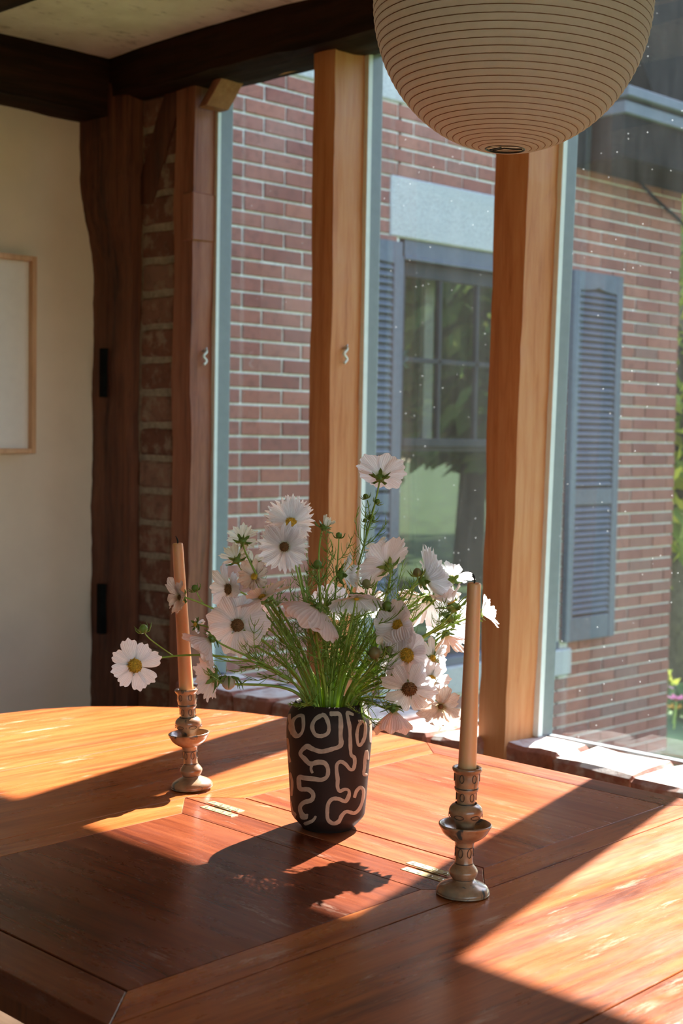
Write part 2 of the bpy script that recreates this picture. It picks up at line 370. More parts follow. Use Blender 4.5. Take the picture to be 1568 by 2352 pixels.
def ceil_mat():
    m, n, p = newmat('old_plaster'); p.inputs['Roughness'].default_value = .95
    f = ramp(n, noise_tex(n, coords(n, (.35, 1, 1), rot=(0, 0, .6)), 34, 7, .72), [(.57, (0, 0, 0)), (.65, (1, 1, 1))])
    g = ramp(n, noise_tex(n, coords(n), 9, 5), [(.3, (.66, .585, .49)), (.7, (.83, .765, .67))])
    s = N(n, 'ShaderNodeMath', operation='MULTIPLY'); L(n, f.outputs[0], s.inputs[0]); s.inputs[1].default_value = .7
    c = mixc(n, s.outputs[0], g.outputs[0], (.22, .15, .10)); L(n, c, p.inputs['Base Color'])
    bump(n, p, noise_tex(n, coords(n), 24, 6), .6, .006); return m
M_ceil = ceil_mat()

# ------------------------------------------------------------------ timbers
def timber(name, lo, hi, mat, seg=24, amp=.004, freq=4.0, parent=None, seed=0, mid=None, **kw):
    """lo, hi: four corners each (going round); hewn, uneven edges"""
    lo = [Vector(v) for v in lo]; hi = [Vector(v) for v in hi]
    sub = 3; V = []; Fc = []
    for i in range(seg+1):
        t = i/seg
        ring = [lo[k].lerp(hi[k], t) for k in range(4)]
        if mid: ring = [c+mid(t, k) for k, c in enumerate(ring)]
        for k in range(4):
            for j in range(sub):
                p = ring[k].lerp(ring[(k+1) % 4], j/sub)
                nv = noise.noise_vector((p+Vector((seed*3.1, seed*7.7, 0)))*freq) + .5*noise.noise_vector((p+Vector((seed, 0, seed)))*freq*4)
                cn = sum(ring, Vector())/4
                if j == 0: p = p.lerp(cn, .035)
                V.append(p+nv*amp)
    K = 4*sub
    for i in range(seg):
        for j in range(K): Fc.append((i*K+j, i*K+(j+1) % K, (i+1)*K+(j+1) % K, (i+1)*K+j))
    Fc.append(tuple(range(K))[::-1]); Fc.append(tuple(seg*K+j for j in range(K)))
    o = mk(name, V, Fc, mat, parent, False, **kw)
    bm = bmesh.new(); bm.from_mesh(o.data); bmesh.ops.recalc_face_normals(bm, faces=bm.faces[:]); bm.to_mesh(o.data); bm.free()
    return o
def boxc(x0, x1, y0, y1, z): return [(x0, y0, z), (x1, y0, z), (x1, y1, z), (x0, y1, z)]

# ------------------------------------------------------------------ the room
XW, ZC = 1.86, 2.055
MB().box(-3.7, 2.9, -3.7, 3.9, -.08, 0).build('floor', M_floor, label='brown board floor under the table', cat='floor', kind='structure')
ROOM = 1.4; FZ = 1.26-1.26/ROOM            # FZ: the floor on the nominal scale
def ceiling():
    b = MB(); nx, ny = 60, 60; z = []
    for i in range(nx+1):
        for j in range(ny+1):
            x = -2.6+4.5*i/nx; y = -2.6+5.3*j/ny
            b.v.append(Vector((x, y, ZC+.006*noise.noise((x*5, y*5, 1))+.01*noise.noise((x*1.3, y*1.3, 4)))))
    for i in range(nx):
        for j in range(ny):
            q = i*(ny+1)+j; b.f.append((q, q+1, q+ny+2, q+ny+1))
    b.box(-2.6, 2.1, -2.6, 2.9, ZC+.03, ZC+.16)
    b.build('ceiling', M_ceil, smooth=True, label='old cream plaster ceiling between dark beams', cat='ceiling', kind='structure')
ceiling()
MB().box(-2.6, 1.84, 2.625, 2.78, FZ, ZC+.03).build('wall_left', M_cream, label='cream plaster wall with the framed picture', cat='wall', kind='structure')
# walls behind the camera; the front one has an opening added to light the room
b = MB(); b.box(-2.7, -2.6, -2.6, 2.78, FZ, ZC+.1)
b.build('wall_back', M_panelling, label='dark panelled wall behind the camera', cat='wall', kind='structure')
b = MB(); b.box(-2.6, 1.94, -2.7, -2.6, FZ, .75); b.box(-2.6, 1.94, -2.7, -2.6, 1.98, ZC+.1); b.box(-2.6, -2.2, -2.7, -2.6, .75, 1.98); b.box(1.3, 1.94, -2.7, -2.6, .75, 1.98)
b.build('wall_front', M_panelling, label='dark panelled wall opposite the picture with a wide opening added to let light in', cat='wall', kind='structure')
# posts of the window wall: pixel-measured edges on the room-side face X = XP
XP = 1.84
def post(name, lt, lb, rt, rb, ft, fb, mat, ztop=1.985, zbot=FZ, back=.03, label='', seed=1, amp=.0025):
    lt, lb, rt, rb = (onx(*q, XP) for q in (lt, lb, rt, rb))
    def at(a, c, z): t = (z-a.z)/(c.z-a.z); return a.lerp(c, t).y
    ylt, ylb, yrt, yrb = at(lt, lb, ztop), at(lt, lb, zbot), at(rt, rb, ztop), at(rt, rb, zbot)
    xt = ony(*ft, yrt).x; xb = ony(*fb, yrb if abs(yrb-yrt) < .05 else (yrt+yrb)/2).x
    zf, zg = ony(*ft, yrt).z, ony(*fb, yrb).z
    xf = (xt+xb)/2
    o = timber(name, boxc(XP, xf+back, yrb, ylb, zbot), boxc(XP, xf+back, yrt, ylt, ztop), mat, 48, amp, 6, seed=seed, label=label, cat='timber post', kind='structure')
    return (ylt+ylb)/2, (yrt+yrb)/2, xf, (yrt-yrb)/(ztop-zbot)
pj = post('trim_1', (400, 330), (388, 1400), (445, 250), (432, 1400), (494, 250), (487, 1400), M_jamb, label='reddish timber jamb post beside the narrow interior brick strip', seed=3, amp=.004)
pm = post('trim_2', (718, 130), (701, 1500), (770, 110), (747, 1500), (843, 110), (820, 1400), M_post, label='cedar window post behind the bouquet', seed=5)
pr = post('trim_3', (1135, 360), (1096, 1730), (1214, 345), (1157, 1735), (1276, 340), (1234, 1680), M_post, label='broad cedar window post behind the right candle', seed=9, amp=.003)
Y4 = 1.045; Y5 = .61
timber('trim_4', boxc(XP, 1.94, Y4-.08, Y4, FZ), boxc(XP, 1.94, Y4-.08, Y4, 1.985), M_post, 24, .002, 6, seed=4, label='cedar window post at the far right of the window wall', cat='timber post', kind='structure')
timber('trim_5', boxc(XP, 1.94, Y5-.08, Y5, FZ), boxc(XP, 1.94, Y5-.08, Y5, 1.985), M_post, 12, .002, 6, seed=6, label='cedar window post beside the camera', cat='timber post', kind='structure')
# beams
timber('trim_6', [(1.80, -2.6, 1.965), (1.932, -2.6, 1.965), (1.932, -2.6, 2.3), (1.80, -2.6, 2.3)], [(1.80, 2.66, 1.965), (1.932, 2.66, 1.965), (1.932, 2.66, 2.3), (1.80, 2.66, 2.3)],
       M_beam, 90, .007, 5, seed=2, label='dark hewn beam running above the windows', cat='beam', kind='structure')
timber('trim_7', [(-2.6, 2.535, 1.915), (-2.6, 2.75, 1.915), (-2.6, 2.75, 2.2), (-2.6, 2.535, 2.2)], [(1.86, 2.535, 1.93), (1.86, 2.75, 1.93), (1.86, 2.75, 2.2), (1.86, 2.535, 2.2)],
       M_beamx, 90, .007, 5, seed=8, label='dark hewn beam above the cream wall', cat='beam', kind='structure')
timber('trim_8', [(1.12, -2.6, 1.975), (1.33, -2.6, 1.975), (1.33, -2.6, 2.12), (1.12, -2.6, 2.12)], [(1.12, 2.56, 1.975), (1.33, 2.56, 1.975), (1.33, 2.56, 2.12), (1.12, 2.56, 2.12)],
       M_beam, 60, .006, 5, seed=11, label='dark ceiling joist at the top left corner', cat='beam', kind='structure')
# gunstock corner post
def flare(t, k):
    z = FZ+t*(2.0-FZ); f = max(0, min(1, (z-1.60)/.22)); f = f*f*(3-2*f)
    wob = .012*math.sin(z*5.2+1)+.007*math.sin(z*11)
    foot = .012*max(0, min(1, (1.02-z)/.1))
    if k == 0: return Vector((-.012*f, wob*.4, 0))           # near right-hand edge
    if k == 3: return Vector((-.045*f-.012*foot*8*.3, wob+.02*f+foot, 0))
    return Vector((0, 0, 0))
timber('trim_9', boxc(1.825, 1.98, 2.485, 2.655, FZ), boxc(1.825, 1.98, 2.485, 2.655, 2.0), M_oldpost, 70, .007, 7, seed=13, mid=flare,
       label='gnarled dark corner post flaring at the top', cat='timber post', kind='structure')
# dark blocks painted as the shaded mortise pockets of the corner post
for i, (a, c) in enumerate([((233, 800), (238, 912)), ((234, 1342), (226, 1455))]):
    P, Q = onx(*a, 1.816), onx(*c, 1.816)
    MB().box(1.8135, 1.83, min(P.y, Q.y)-.002, max(P.y, Q.y)+.004, Q.z, P.z).build('trim_%d' % (10+i), M_dark, label=('upper' if i == 0 else 'lower')+' dark block painted as the shaded mortise slot in the corner post', cat='mortise', kind='structure')
# diagonal brace and block at the jamb head
P0, P1 = onx(322, 470, 1.845), onx(400, 205, 1.845)
dv = Vector((0, .035, 0))
timber('trim_12', [P0-dv, P0-dv+Vector((.06, 0, 0)), P0+dv+Vector((.06, 0, 0)), P0+dv], [P1-dv, P1-dv+Vector((.06, 0, 0)), P1+dv+Vector((.06, 0, 0)), P1+dv], M_oldpost, 16, .003, 8, seed=17,
       label='dark diagonal brace between corner post and beam', cat='brace', kind='structure')
P0, P1 = onx(464, 244, 1.838), onx(506, 166, 1.838)
dv = Vector((0, .014, 0))
timber('trim_13', [P0-dv, P0-dv+Vector((.06, 0, 0)), P0+dv+Vector((.06, 0, 0)), P0+dv], [P1-dv, P1-dv+Vector((.06, 0, 0)), P1+dv+Vector((.06, 0, 0)), P1+dv], M_jamb, 8, .002, 8, seed=19,
       label='short orange wedge block at the head of the jamb post', cat='block', kind='structure')
# notch block in the jamb
P0, P1 = onx(434, 440, 1.836), onx(434, 552, 1.836)
b = MB(); b.cbox(1.836, 1.90, pj[1]-.004, pj[1]+.03, P1.z, P0.z, .003)
b.build('trim_14', M_jamb, label='squared patch block let into the jamb post', cat='block', kind='structure')

# window wall: brick strip, low brick wall with sill, outside skin
bw = MB(); bw.box(1.8535, 1.94, 2.34, 2.50, FZ, 1.98); bw.box(1.875, 1.94, -2.6, 2.34, FZ, .72); bw.box(1.86, 1.94, -2.6, Y5-.075, .72, 1.975)
wall_r = bw.build('wall_right', M_imortar, label='low brick wall and brick strip of the window side', cat='wall', kind='structure')
def rough_brick(x0, x1, y0, y1, z0, z1, c=.006, amp=.003, seed=0):
    bm = bmesh.new(); bmesh.ops.create_cube(bm, size=1)
    for v in bm.verts: v.co = ((x0+x1)/2+v.co.x*(x1-x0), (y0+y1)/2+v.co.y*(y1-y0), (z0+z1)/2+v.co.z*(z1-z0))
    bmesh.ops.bevel(bm, geom=bm.edges[:], offset=c, segments=1, affect='EDGES')
    bmesh.ops.subdivide_edges(bm, edges=[e for e in bm.edges if e.calc_length() > .03], cuts=2, use_grid_fill=True)
    for v in bm.verts: v.co += noise.noise_vector(v.co*28+Vector((seed, 0, 0)))*amp
    bm.verts.index_update(); r = ([v.co.copy() for v in bm.verts], [tuple(v.index for v in f.verts) for f in bm.faces]); bm.free(); return r
z = .10; i = 0
zj = onx(355, 1127, 1.85).z
zs = zj-.0695*10
while zs < 1.96:
    if zs > FZ-.04:
        v, f = rough_brick(1.848+.003*random.random(), 1.93, 2.368, 2.483, zs+.006, min(zs+.0635, 1.97), .005, .003, i)
        mk('brick', v, f, M_ibrick, wall_r)
    zs += .0695; i += 1
# sill bricks
def sill_front(y): return 1.79 if y > 1.5 else (1.858-(1.477-y)*.19 if y > 1.05 else 1.78)
yy = [1.476, 1.352, 1.19, 1.05]
segs = [(yy[k+1], yy[k]) for k in range(len(yy)-1)]+[(1.502, 1.59), (1.59, 1.70), (1.70, 1.842)]+[(1.912, 1.99), (1.99, 2.10), (2.10, 2.20), (2.20, 2.285)]
segs += [(.62, .73), (.73, .85), (.85, .96)]
for k, (y0, y1) in enumerate(segs):
    xf = sill_front((y0+y1)/2)+.006*(random.random()-.5)
    v, f = rough_brick(xf, 1.94, y0+.004, y1-.004, .672, .757+.003*(random.random()-.5), .007, .005, 40+k)
    o = mk('brick', v, f, M_sill, wall_r)
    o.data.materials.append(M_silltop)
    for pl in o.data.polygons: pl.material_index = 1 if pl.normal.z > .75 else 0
    v, f = rough_brick(xf+.012, 1.93, y0-.05, y1-.058, .598, .664, .006, .004, 80+k)
    mk('brick', v, f, M_sill, wall_r)
# window units: frame, glazing strip, pane
def window(k, y0, y1, xf, xs, xg, label, lean=0.0):
    def ln(b):
        for v in b.v:
            if v.y > (y0+y1)/2: v.y += lean*(v.z-(1.985+FZ)/2)
        return b
    # xf..xs glazing strip, xs..xg frame jamb, glass at xg
    e = empty('window_%d' % k, (xg, (y0+y1)/2, .75), label=label, cat='window', kind='structure')
    b = MB()
    for (a, c) in ((y1-.012, y1), (y0, y0+.012)): b.cbox(xs, xg+.004, a, c, .752, 1.985, .0012)
    b.cbox(xs, xg+.004, y0+.012, y1-.012, 1.974, 1.985, .0012); b.cbox(xg-.012, xg+.004, y0+.012, y1-.012, .750, .757, .0012)
    ln(b).build('frame', M_alu, e)
    b = MB(); b.cbox(xf, xs, y1-.014, y1, .757, 1.975, .0008); b.cbox(xf, xs, y0, y0+.014, .757, 1.975, .0008)
    ln(b).build('glazing_strip', M_seal, e)
    ln(MB().box(xg-.001, xg+.001, y0+.010, y1-.008, .754, 1.978)).build('pane', M_glass, e)
    return e
def xat(u, y): return ony(u, 1100, y).x
y1 = pj[1]+.004; window(1, pm[0]-.004, y1, xat(489, y1-.012), xat(497, y1-.012), xat(522, y1-.012), 'narrow tall window between jamb post and middle post', pj[3])
y1 = pm[1]+.004; window(2, pr[0]-.004, y1, xat(828, y1-.012), xat(838, y1-.012), xat(860, y1-.012), 'tall window behind the flowers showing the house window', pm[3])
y1 = pr[1]+.004; window(3, Y4-.004, y1, xat(1258, y1-.012), xat(1268, y1-.012), xat(1290, y1-.012), 'wide window right of the broad cedar post', pr[3])
window(4, Y5-.004, Y4-.076, 1.90, 1.908, 1.93, 'window outside the frame at the right')
# reddish head strip over window 1..3
MB().cbox(1.87, 1.91, Y4, 2.29, 1.968, 1.984, .002).build('trim_15', M_post, label='thin orange head strip under the beam above the windows', cat='trim', kind='structure')
# our own roof and its short overhang, outside
b = MB(); b.box(-2.75, 1.935, -2.75, 2.85, 2.3, 2.38); b.box(1.88, 2.12, -2.75, 2.85, 2.38, 2.44)
b.build('roof', M_dark, label='dark roof with a short overhang above the windows', cat='roof', kind='structure')
# little fittings on the posts: cord clips
for nm, q, lab, yy_ in (('cord_clip', (790, 815), 'small pale twisted cord hanging on the middle cedar post', pm[1]), ('cord_clip', (468, 820), 'small pale twisted cord hanging on the reddish jamb post', pj[1])):
    c = ony(*q, yy_-.003)
    e = empty(nm, c, label=lab, cat='cord clip', group='cord clips on the posts')
    pts = [c+Vector((.004*math.sin(i*1.3), -.004, .016-.004*i)) for i in range(9)]
    MB().tube(catmull(pts, 3), .0025, 6).build('cord', M_seal, e, True)
    MB().tube([c+Vector((0, .004, .012)), c+Vector((0, -.008, .012)), c+Vector((0, -.008, .019))], .0016, 6).build('hook', M_screw, e, True)

# picture on the cream wall
TR_, BR_ = ony(84, 590, 2.60), ony(71, 1043, 2.60)
xr, zt, zb = (TR_.x+BR_.x)/2, TR_.z-.001, BR_.z+.001
e = empty('picture_frame', (xr-.3, 2.61, zb), label='white picture in a thin pale wood frame on the cream wall', cat='picture')
for (x0, x1, z0, z1) in ((xr-.011, xr, zb, zt), (xr-.60, xr-.589, zb, zt), (xr-.589, xr-.011, zt-.011, zt), (xr-.589, xr-.011, zb, zb+.011)):
    MB().cbox(x0, x1, 2.588, 2.624, z0, z1, .001).build('frame_side', M_frame, e)
MB().box(xr-.589, xr-.011, 2.603, 2.612, zb+.011, zt-.011).build('mat_board', M_white, e)

ROOM = 1.0
# ------------------------------------------------------------------ the brick house outside
YB = 4.69; GZ = -.62
house = empty('brick_house', (5.3, YB+.5, GZ), label='red brick house with granite lintel and grey shutters seen through the windows', cat='house')
BL, CH = .240, .0691; Z0 = 1.7364
X0, X1 = 2.9, 7.485; WX0, WX1 = 5.005, 6.375; WZ0, WZ1 = .105, 2.215
holes = [(WX0, WX1, WZ0, WZ1), (4.952, 6.402, 2.213, 2.502), (4.92, 6.452, -.042, .104), (2.9, 6.62, 2.845, 3.09)]
bricks = []
kmin = int(math.floor((GZ-Z0)/CH)); kmax = int((4.6-Z0)/CH)
for k in range(kmin, kmax):
    z0 = Z0+k*CH+.0055; z1 = Z0+(k+1)*CH-.0055
    off = (4.035 if k % 2 else 4.150)
    i0 = int(math.floor((X0-off)/BL))
    for i in range(i0, 40):
        x0 = off+i*BL+.0055; x1 = off+(i+1)*BL-.0055
        x0 = max(x0, X0); x1 = min(x1, X1)
        if x1-x0 < .02: continue
        spans = [(x0, x1)]
        for (a, c, d, e_) in holes:
            if z1 > d+.012 and z0 < e_-.012:
                ns = []
                for (p, q) in spans:
                    if q <= a or p >= c: ns.append((p, q)); continue
                    if p < a: ns.append((p, a-.004))
                    if q > c: ns.append((c+.004, q))
                spans = ns
        for (p, q) in spans:
            if q-p < .018: continue
            d1 = max([e_ for (a, c, d, e_) in holes if p < c and q > a and z0 < e_ <= z0+.013] or [z0])
            bricks.append((p, q, z0, z1))
def in_pane(u, v): return (522 < u < 716 and 140 < v < 1625) or (862 < u < 1130 and 90 < v < 1660) or (1296 < u < 1562 and 130 < v < 1755)
def area(b):
    u, v, d = proj(((b[0]+b[1])/2, YB, (b[2]+b[3])/2))
    ul, _, _ = proj((b[0], YB, b[2])); ur, _, _ = proj((b[1], YB, b[2]))
    if not (in_pane(u, v) or in_pane(ul, v) or in_pane(ur, v)): return 0
    if (870 < u < 1480 and v < math.sqrt(max(0, 1-((u-1177)/318)**2))*345): return 0
    vis = 1.0
    return (b[1]-b[0])*(b[3]-b[2])/d/d*vis
bricks.sort(key=area, reverse=True)
cache = {}
rest = MB()
for i, (p, q, z0, z1) in enumerate(bricks):
    dy = .004*(random.random()-.5)
    if i < 300 and area((p, q, z0, z1)) > 0:
        key = (round(q-p, 2), i % 3)
        if key not in cache:
            L_ = key[0]; v, f = rough_brick(-L_/2, L_/2, 0, .06, -(CH-.011)/2, (CH-.011)/2, .004, .0, 0)
            bm = bmesh.new(); bmesh.ops.create_cube(bm, size=1)
            for vv in bm.verts: vv.co = (vv.co.x*L_, .03+vv.co.y*.06, vv.co.z*(CH-.011))
            bmesh.ops.bevel(bm, geom=[ee for ee in bm.edges if all(abs(v_.co.y) < 1e-6 for v_ in ee.verts)], offset=.003, segments=1, affect='EDGES')
            for vv in bm.verts: vv.co += noise.noise_vector(vv.co*14+Vector((key[1]*5, 0, 0)))*.0022
            me = bpy.data.meshes.new('brick'); bm.to_mesh(me); bm.free(); me.materials.append(M_brick); cache[key] = me
        o = share('brick', cache[key], ((p+q)/2, YB+dy, (z0+z1)/2), house)
        o.scale.x = (q-p)/key[0]
    else:
        rest.box(p, q, YB+dy, YB+.06, z0, z1)
rb = rest.build('brickwork', M_brick_i, house); rb['kind'] = 'stuff'
b = MB(); my = YB+.0085
for (x0, x1, z0, z1) in ((X0, WX0+.02, GZ-.1, 4.6), (WX1-.02, X1-.004, GZ-.1, 4.6), (WX0, WX1, 2.3, 4.6), (WX0, WX1, GZ-.1, 0.02)):
    b.box(x0, x1, my, YB+.32, z0, z1)
b.build('mortar', M_mortar, house)
def stone(name, x0, x1, z0, z1, pr_=.006):
    v, f = rough_brick(x0, x1, YB-pr_, YB+.1, z0, z1, .008, .003, 3); mk(name, v, f, M_granite, house)
stone('lintel', 4.952, 6.402, 2.213, 2.502); stone('window_sill', 4.92, 6.452, -.042, .104, .03); stone('belt_stone', 2.9, 6.62, 2.845, 3.09)
# house window
hw = empty('window', (5.69, YB+.06, WZ0)); hw.parent = house; hw.location = Vector((5.69, YB+.06, WZ0))-org_of(house)
b = MB()
b.cbox(WX0, WX0+.065, YB+.012, YB+.16, WZ0, WZ1, .004); b.cbox(WX1-.065, WX1, YB+.012, YB+.16, WZ0, WZ1, .004)
b.cbox(WX0, WX1, YB+.012, YB+.16, 2.125, WZ1, .004); b.cbox(WX0, WX1, YB+.0, YB+.16, WZ0, WZ0+.04, .004); b.cbox(WX0+.06, WX1-.06, YB+.004, YB+.03, 2.115, 2.132, .003)
b.build('casing', M_grey, hw)
sx0, sx1 = WX0+.068, WX1-.068
b = MB()
for (z0, z1, yo) in ((1.215, 2.112, .05), (WZ0+.04, 1.235, .085)):
    b.cbox(sx0, sx0+.05, YB+yo, YB+yo+.035, z0, z1, .003); b.cbox(sx1-.05, sx1, YB+yo, YB+yo+.035, z0, z1, .003)
    b.cbox(sx0+.05, sx1-.05, YB+yo, YB+yo+.035, z1-(.07 if z0 > 1 else .045), z1, .003); b.cbox(sx0+.05, sx1-.05, YB+yo, YB+yo+.035, z0, z0+(.04 if z0 > 1 else .08), .003)
b.build('sash', M_darkgrey, hw)
for xm in (5.39, 5.68, 5.97): MB().cbox(xm-.012, xm+.012, YB+.055, YB+.08, 1.25, 2.06, .003).build('muntin', M_darkgrey, hw)
MB().cbox(sx0+.05, sx1-.05, YB+.055, YB+.08, 1.628, 1.652, .003).build('muntin', M_darkgrey, hw)
MB().box(sx0+.04, sx1-.04, YB+.068, YB+.071, 1.24, 2.07).build('pane', M_glass2, hw)
MB().box(sx0+.04, sx1-.04, YB+.102, YB+.105, WZ0+.1, 1.2).build('pane', M_glass2, hw)
b = MB(); b.box(4.9, 6.5, 5.9, 5.95, -.1, 2.6); b.box(4.9, 6.5, YB+.3, 5.95, -.1, -.05); b.box(4.9, 6.5, YB+.3, 5.95, 2.55, 2.6); b.box(4.86, 4.9, YB+.3, 5.95, -.1, 2.6); b.box(6.5, 6.54, YB+.3, 5.95, -.1, 2.6)
b.build('room_shell', M_darkgrey, hw)
b = MB(); b.box(sx0+.055, sx0+.12, YB+.20, YB+.23, .2, 2.08); b.box(5.43, 5.50, YB+.20, YB+.23, 1.2, 2.08); b.build('reflection_strip', M_cream, hw)  # cream strips standing in for pale reflections in the house window
# shutters
slat = MB().cbox(-.5, .5, -.018, .018, -.003, .003, .0015); 
def shutter(x0, x1):
    s = empty('shutter', ((x0+x1)/2, YB-.02, .14)); s.parent = house; s.location = Vector(((x0+x1)/2, YB-.02, .14))-org_of(house)
    y0, y1 = YB-.043, YB-.008; st = .055
    b = MB(); b.cbox(x0, x0+st, y0, y1, .142, 2.185, .003); b.cbox(x1-st, x1, y0, y1, .142, 2.185, .003)
    b.build('stile', M_grey, s)
    b = MB(); b.cbox(x0+st, x1-st, y0+.003, y1, .142, .275, .003); b.cbox(x0+st, x1-st, y0+.003, y1, .90, .99, .003)
    n_ = 12; poly = [(x0+st, 2.185)]+[(x0+st+(x1-x0-2*st)*i/n_, 2.105-.022*abs(math.cos(PI*i/n_))**.7*(1 if True else 0)) for i in range(n_+1)]+[(x1-st, 2.185)]
    pb = MB().prism([(p[0], p[1]) for p in poly], 0, y1-y0-.003)
    b.add([(v.x, y0+.003+v.z, v.y) for v in pb.v], [f[::-1] for f in pb.f])
    b.build('rail', M_grey, s)
    b = MB().box(x0+st-.004, x1-st+.004, y1-.004, y1, .2, 2.12); b.build('back_board', M_darkgrey, s)
    me = bpy.data.meshes.new('slat')
    sb = MB(); sb.cbox(-(x1-x0-2*st)/2, (x1-x0-2*st)/2, -.019, .019, -.003, .003, .0012)
    me.from_pydata([tuple(v) for v in sb.v], [], sb.f); me.materials.append(M_grey)
    for (a, c) in ((.290, .895), (1.005, 2.085)):
        n_ = int(round((c-a)/.0345))
        for i in range(n_):
            share('slat', me, ((x0+x1)/2, y0+.017, a+(i+.5)*(c-a)/n_), s, rot=(math.radians(48), 0, 0))
shutter(4.535, 4.998); shutter(6.372, 6.835)
# cornice return, rake and cable
b = MB(); b.cbox(6.33, 8.0, 4.33, YB, 2.74, 3.02, .01); b.build('cornice_return', M_dark, house)
b = MB(); b.cbox(6.30, 8.05, 4.30, YB, 2.965, 3.03, .006); b.cbox(6.28, 8.07, 4.27, YB, 3.045, 3.10, .006); b.build('cornice_fascia', M_fascia, house)
mk('rake_soffit', [(6.70, 4.38, 3.11), (7.9, 4.38, 3.11), (6.2, 4.38, 4.6), (5.5, 4.38, 4.6), (6.70, YB, 3.11), (7.9, YB, 3.11), (6.2, YB, 4.6), (5.5, YB, 4.6)],
   [(0, 1, 2, 3), (7, 6, 5, 4), (0, 4, 5, 1), (1, 5, 6, 2), (2, 6, 7, 3), (3, 7, 4, 0)], M_dark, house)
pts = [ony(1442, 382, YB-.02), ony(1480, 430, YB-.02), ony(1520, 470, YB-.02), ony(1560, 505, YB-.02), Vector((7.55, YB-.02, 2.5))]
MB().tube(catmull(pts, 4), .008, 6).build('cable', M_dark, house, True)

# ------------------------------------------------------------------ garden
MB().box(-60, 80, -70, 90, GZ-.3, GZ).build('ground', M_lawn, label='sunlit green lawn outside', cat='lawn', kind='structure')
def crown(name, c, rad, n, size, mat, root, seed, flat=1.0):
    rng = random.Random(seed); b = MB()
    for i in range(n):
        while True:
            q = Vector((rng.uniform(-1, 1), rng.uniform(-1, 1), rng.uniform(-1, 1)))
            if .35 < q.length < 1: break
        q = Vector((q.x*rad[0], q.y*rad[1], q.z*rad[2])); q *= 1+.35*noise.noise(q*.9+Vector((seed, 0, 0)))
        a = Vector((rng.gauss(0, 1), rng.gauss(0, 1), rng.gauss(0, 1))).normalized(); e1 = a.orthogonal().normalized(); e2 = a.cross(e1)
        s = size*rng.uniform(.6, 1.4); o = Vector(c)+q
        b.add([o-e1*s, o-e2*s*.45, o+e1*s+a*s*.2, o+e2*s*.45], [(0, 1, 2, 3)])
    ob = b.build(name, mat, root); ob['kind'] = 'stuff'; return ob
def tree(name, x, y, h, r, mat, label, seed, n=1600, size=.16, group=None):
    e = empty(name, (x, y, GZ), label=label, cat='tree', group=group)
    MB().tube([(x, y, GZ), (x+.1, y, GZ+h*.35), (x-.1, y+.1, GZ+h*.8)], [h*.035, h*.025, h*.008], 8).build('trunk', M_bark, e, True)
    for k in range(4):
        a = k*1.7+seed; MB().tube([(x, y, GZ+h*(.3+.1*k)), (x+r*.4*math.cos(a), y+r*.4*math.sin(a), GZ+h*(.5+.1*k)), (x+r*.75*math.cos(a), y+r*.75*math.sin(a), GZ+h*(.62+.08*k))], [h*.015, h*.01, h*.003], 5).build('branch', M_bark, e, True)
    crown('foliage', (x, y, GZ+h*.62), (r, r, h*.42), n, size, mat, e, seed)
def shrub(name, x, y, r, h, mat, label, seed, n=900, size=.07, group=None):
    e = empty(name, (x, y, GZ), label=label, cat='shrub', group=group)
    for k in range(5):
        a = k*1.26+seed; MB().tube([(x, y, GZ), (x+r*.3*math.cos(a), y+r*.3*math.sin(a), GZ+h*.5), (x+r*.7*math.cos(a), y+r*.7*math.sin(a), GZ+h*.9)], [.02, .014, .006], 5).build('stem', M_bark, e, True)
    crown('foliage', (x, y, GZ+h*.55), (r, r, h*.5), n, size, mat, e, seed)
tree('yellowing_tree', 9.4, 5.9, 4.4, .95, M_tree2, 'yellowing leafy tree beyond the corner of the brick house', 3, 2600, .10)
shrub('garden_shrub', 9.9, 4.6, .5, .75, M_tree, 'low green shrub at the foot of the brick house corner', 5, 900, .06)
tree('sun_blocking_tree', 13, 7.95, 16, 2.3, M_tree, 'tall green tree behind the brick house corner, enlarged to shade the narrow window', 8, 11000, .28)  # backdrop tree, moved and enlarged to block sun from the narrow window
GT = ((14, -2.2, 6.0, 2.0), (19.5, 2.2, 8.0, 2.3), (25.5, 8.5, 9, 2.6), (18, -8, 7.5, 2.4), (11.5, -11.5, 7, 2.2), (27, -4, 10, 3.2), (23, -16, 9, 2.9), (36, 3, 11, 3.6))
for k, (x, y, h, r) in enumerate(GT):
    tree('garden_tree', x, y, h, r, M_tree, ['rounded', 'broad', 'tall', 'wide', 'small', 'distant', 'outlying', 'farthest'][k]+' green garden tree mirrored in the house window', 20+k, 3600, .20, 'garden trees mirrored in the house window')
def garden_flower(x, y, z, col, label, seed):
    e = empty('garden_flower', (x, y, GZ), label=label, cat='flower', group='flowers at the house corner')
    MB().tube([(x, y, GZ), (x+.02, y, z)], .006, 5).build('stem', M_stem, e)
    m = plain('garden_petal_%d' % seed, col, .6, var=.1)
    for k in range(7):
        a = 2*PI*k/7; c = Vector((x+.02, y, z)); d = Vector((math.cos(a), math.sin(a), .5)).normalized(); s_ = Vector((-math.sin(a), math.cos(a), 0))
        mk('petal', [c, c+d*.05+s_*.022, c+d*.085, c+d*.05-s_*.022, c+d*.05+Vector((0, 0, -.004))], [(0, 1, 2, 3), (0, 4, 1), (1, 4, 2), (2, 4, 3), (3, 4, 0)], m, e)
for k, (u, v, col, nm) in enumerate(((1549, 1612, (.85, .20, .30), 'pink'), (1546, 1632, (.9, .42, .04), 'orange'), (1556, 1625, (.85, .35, .42), 'pale pink'), (1553, 1590, (.8, .3, .38), 'small rosy'))):
    q = ony(u, v, 5.0+.1*k); garden_flower(q.x, q.y, q.z, col, nm+' garden flower beside the brick house corner', k)
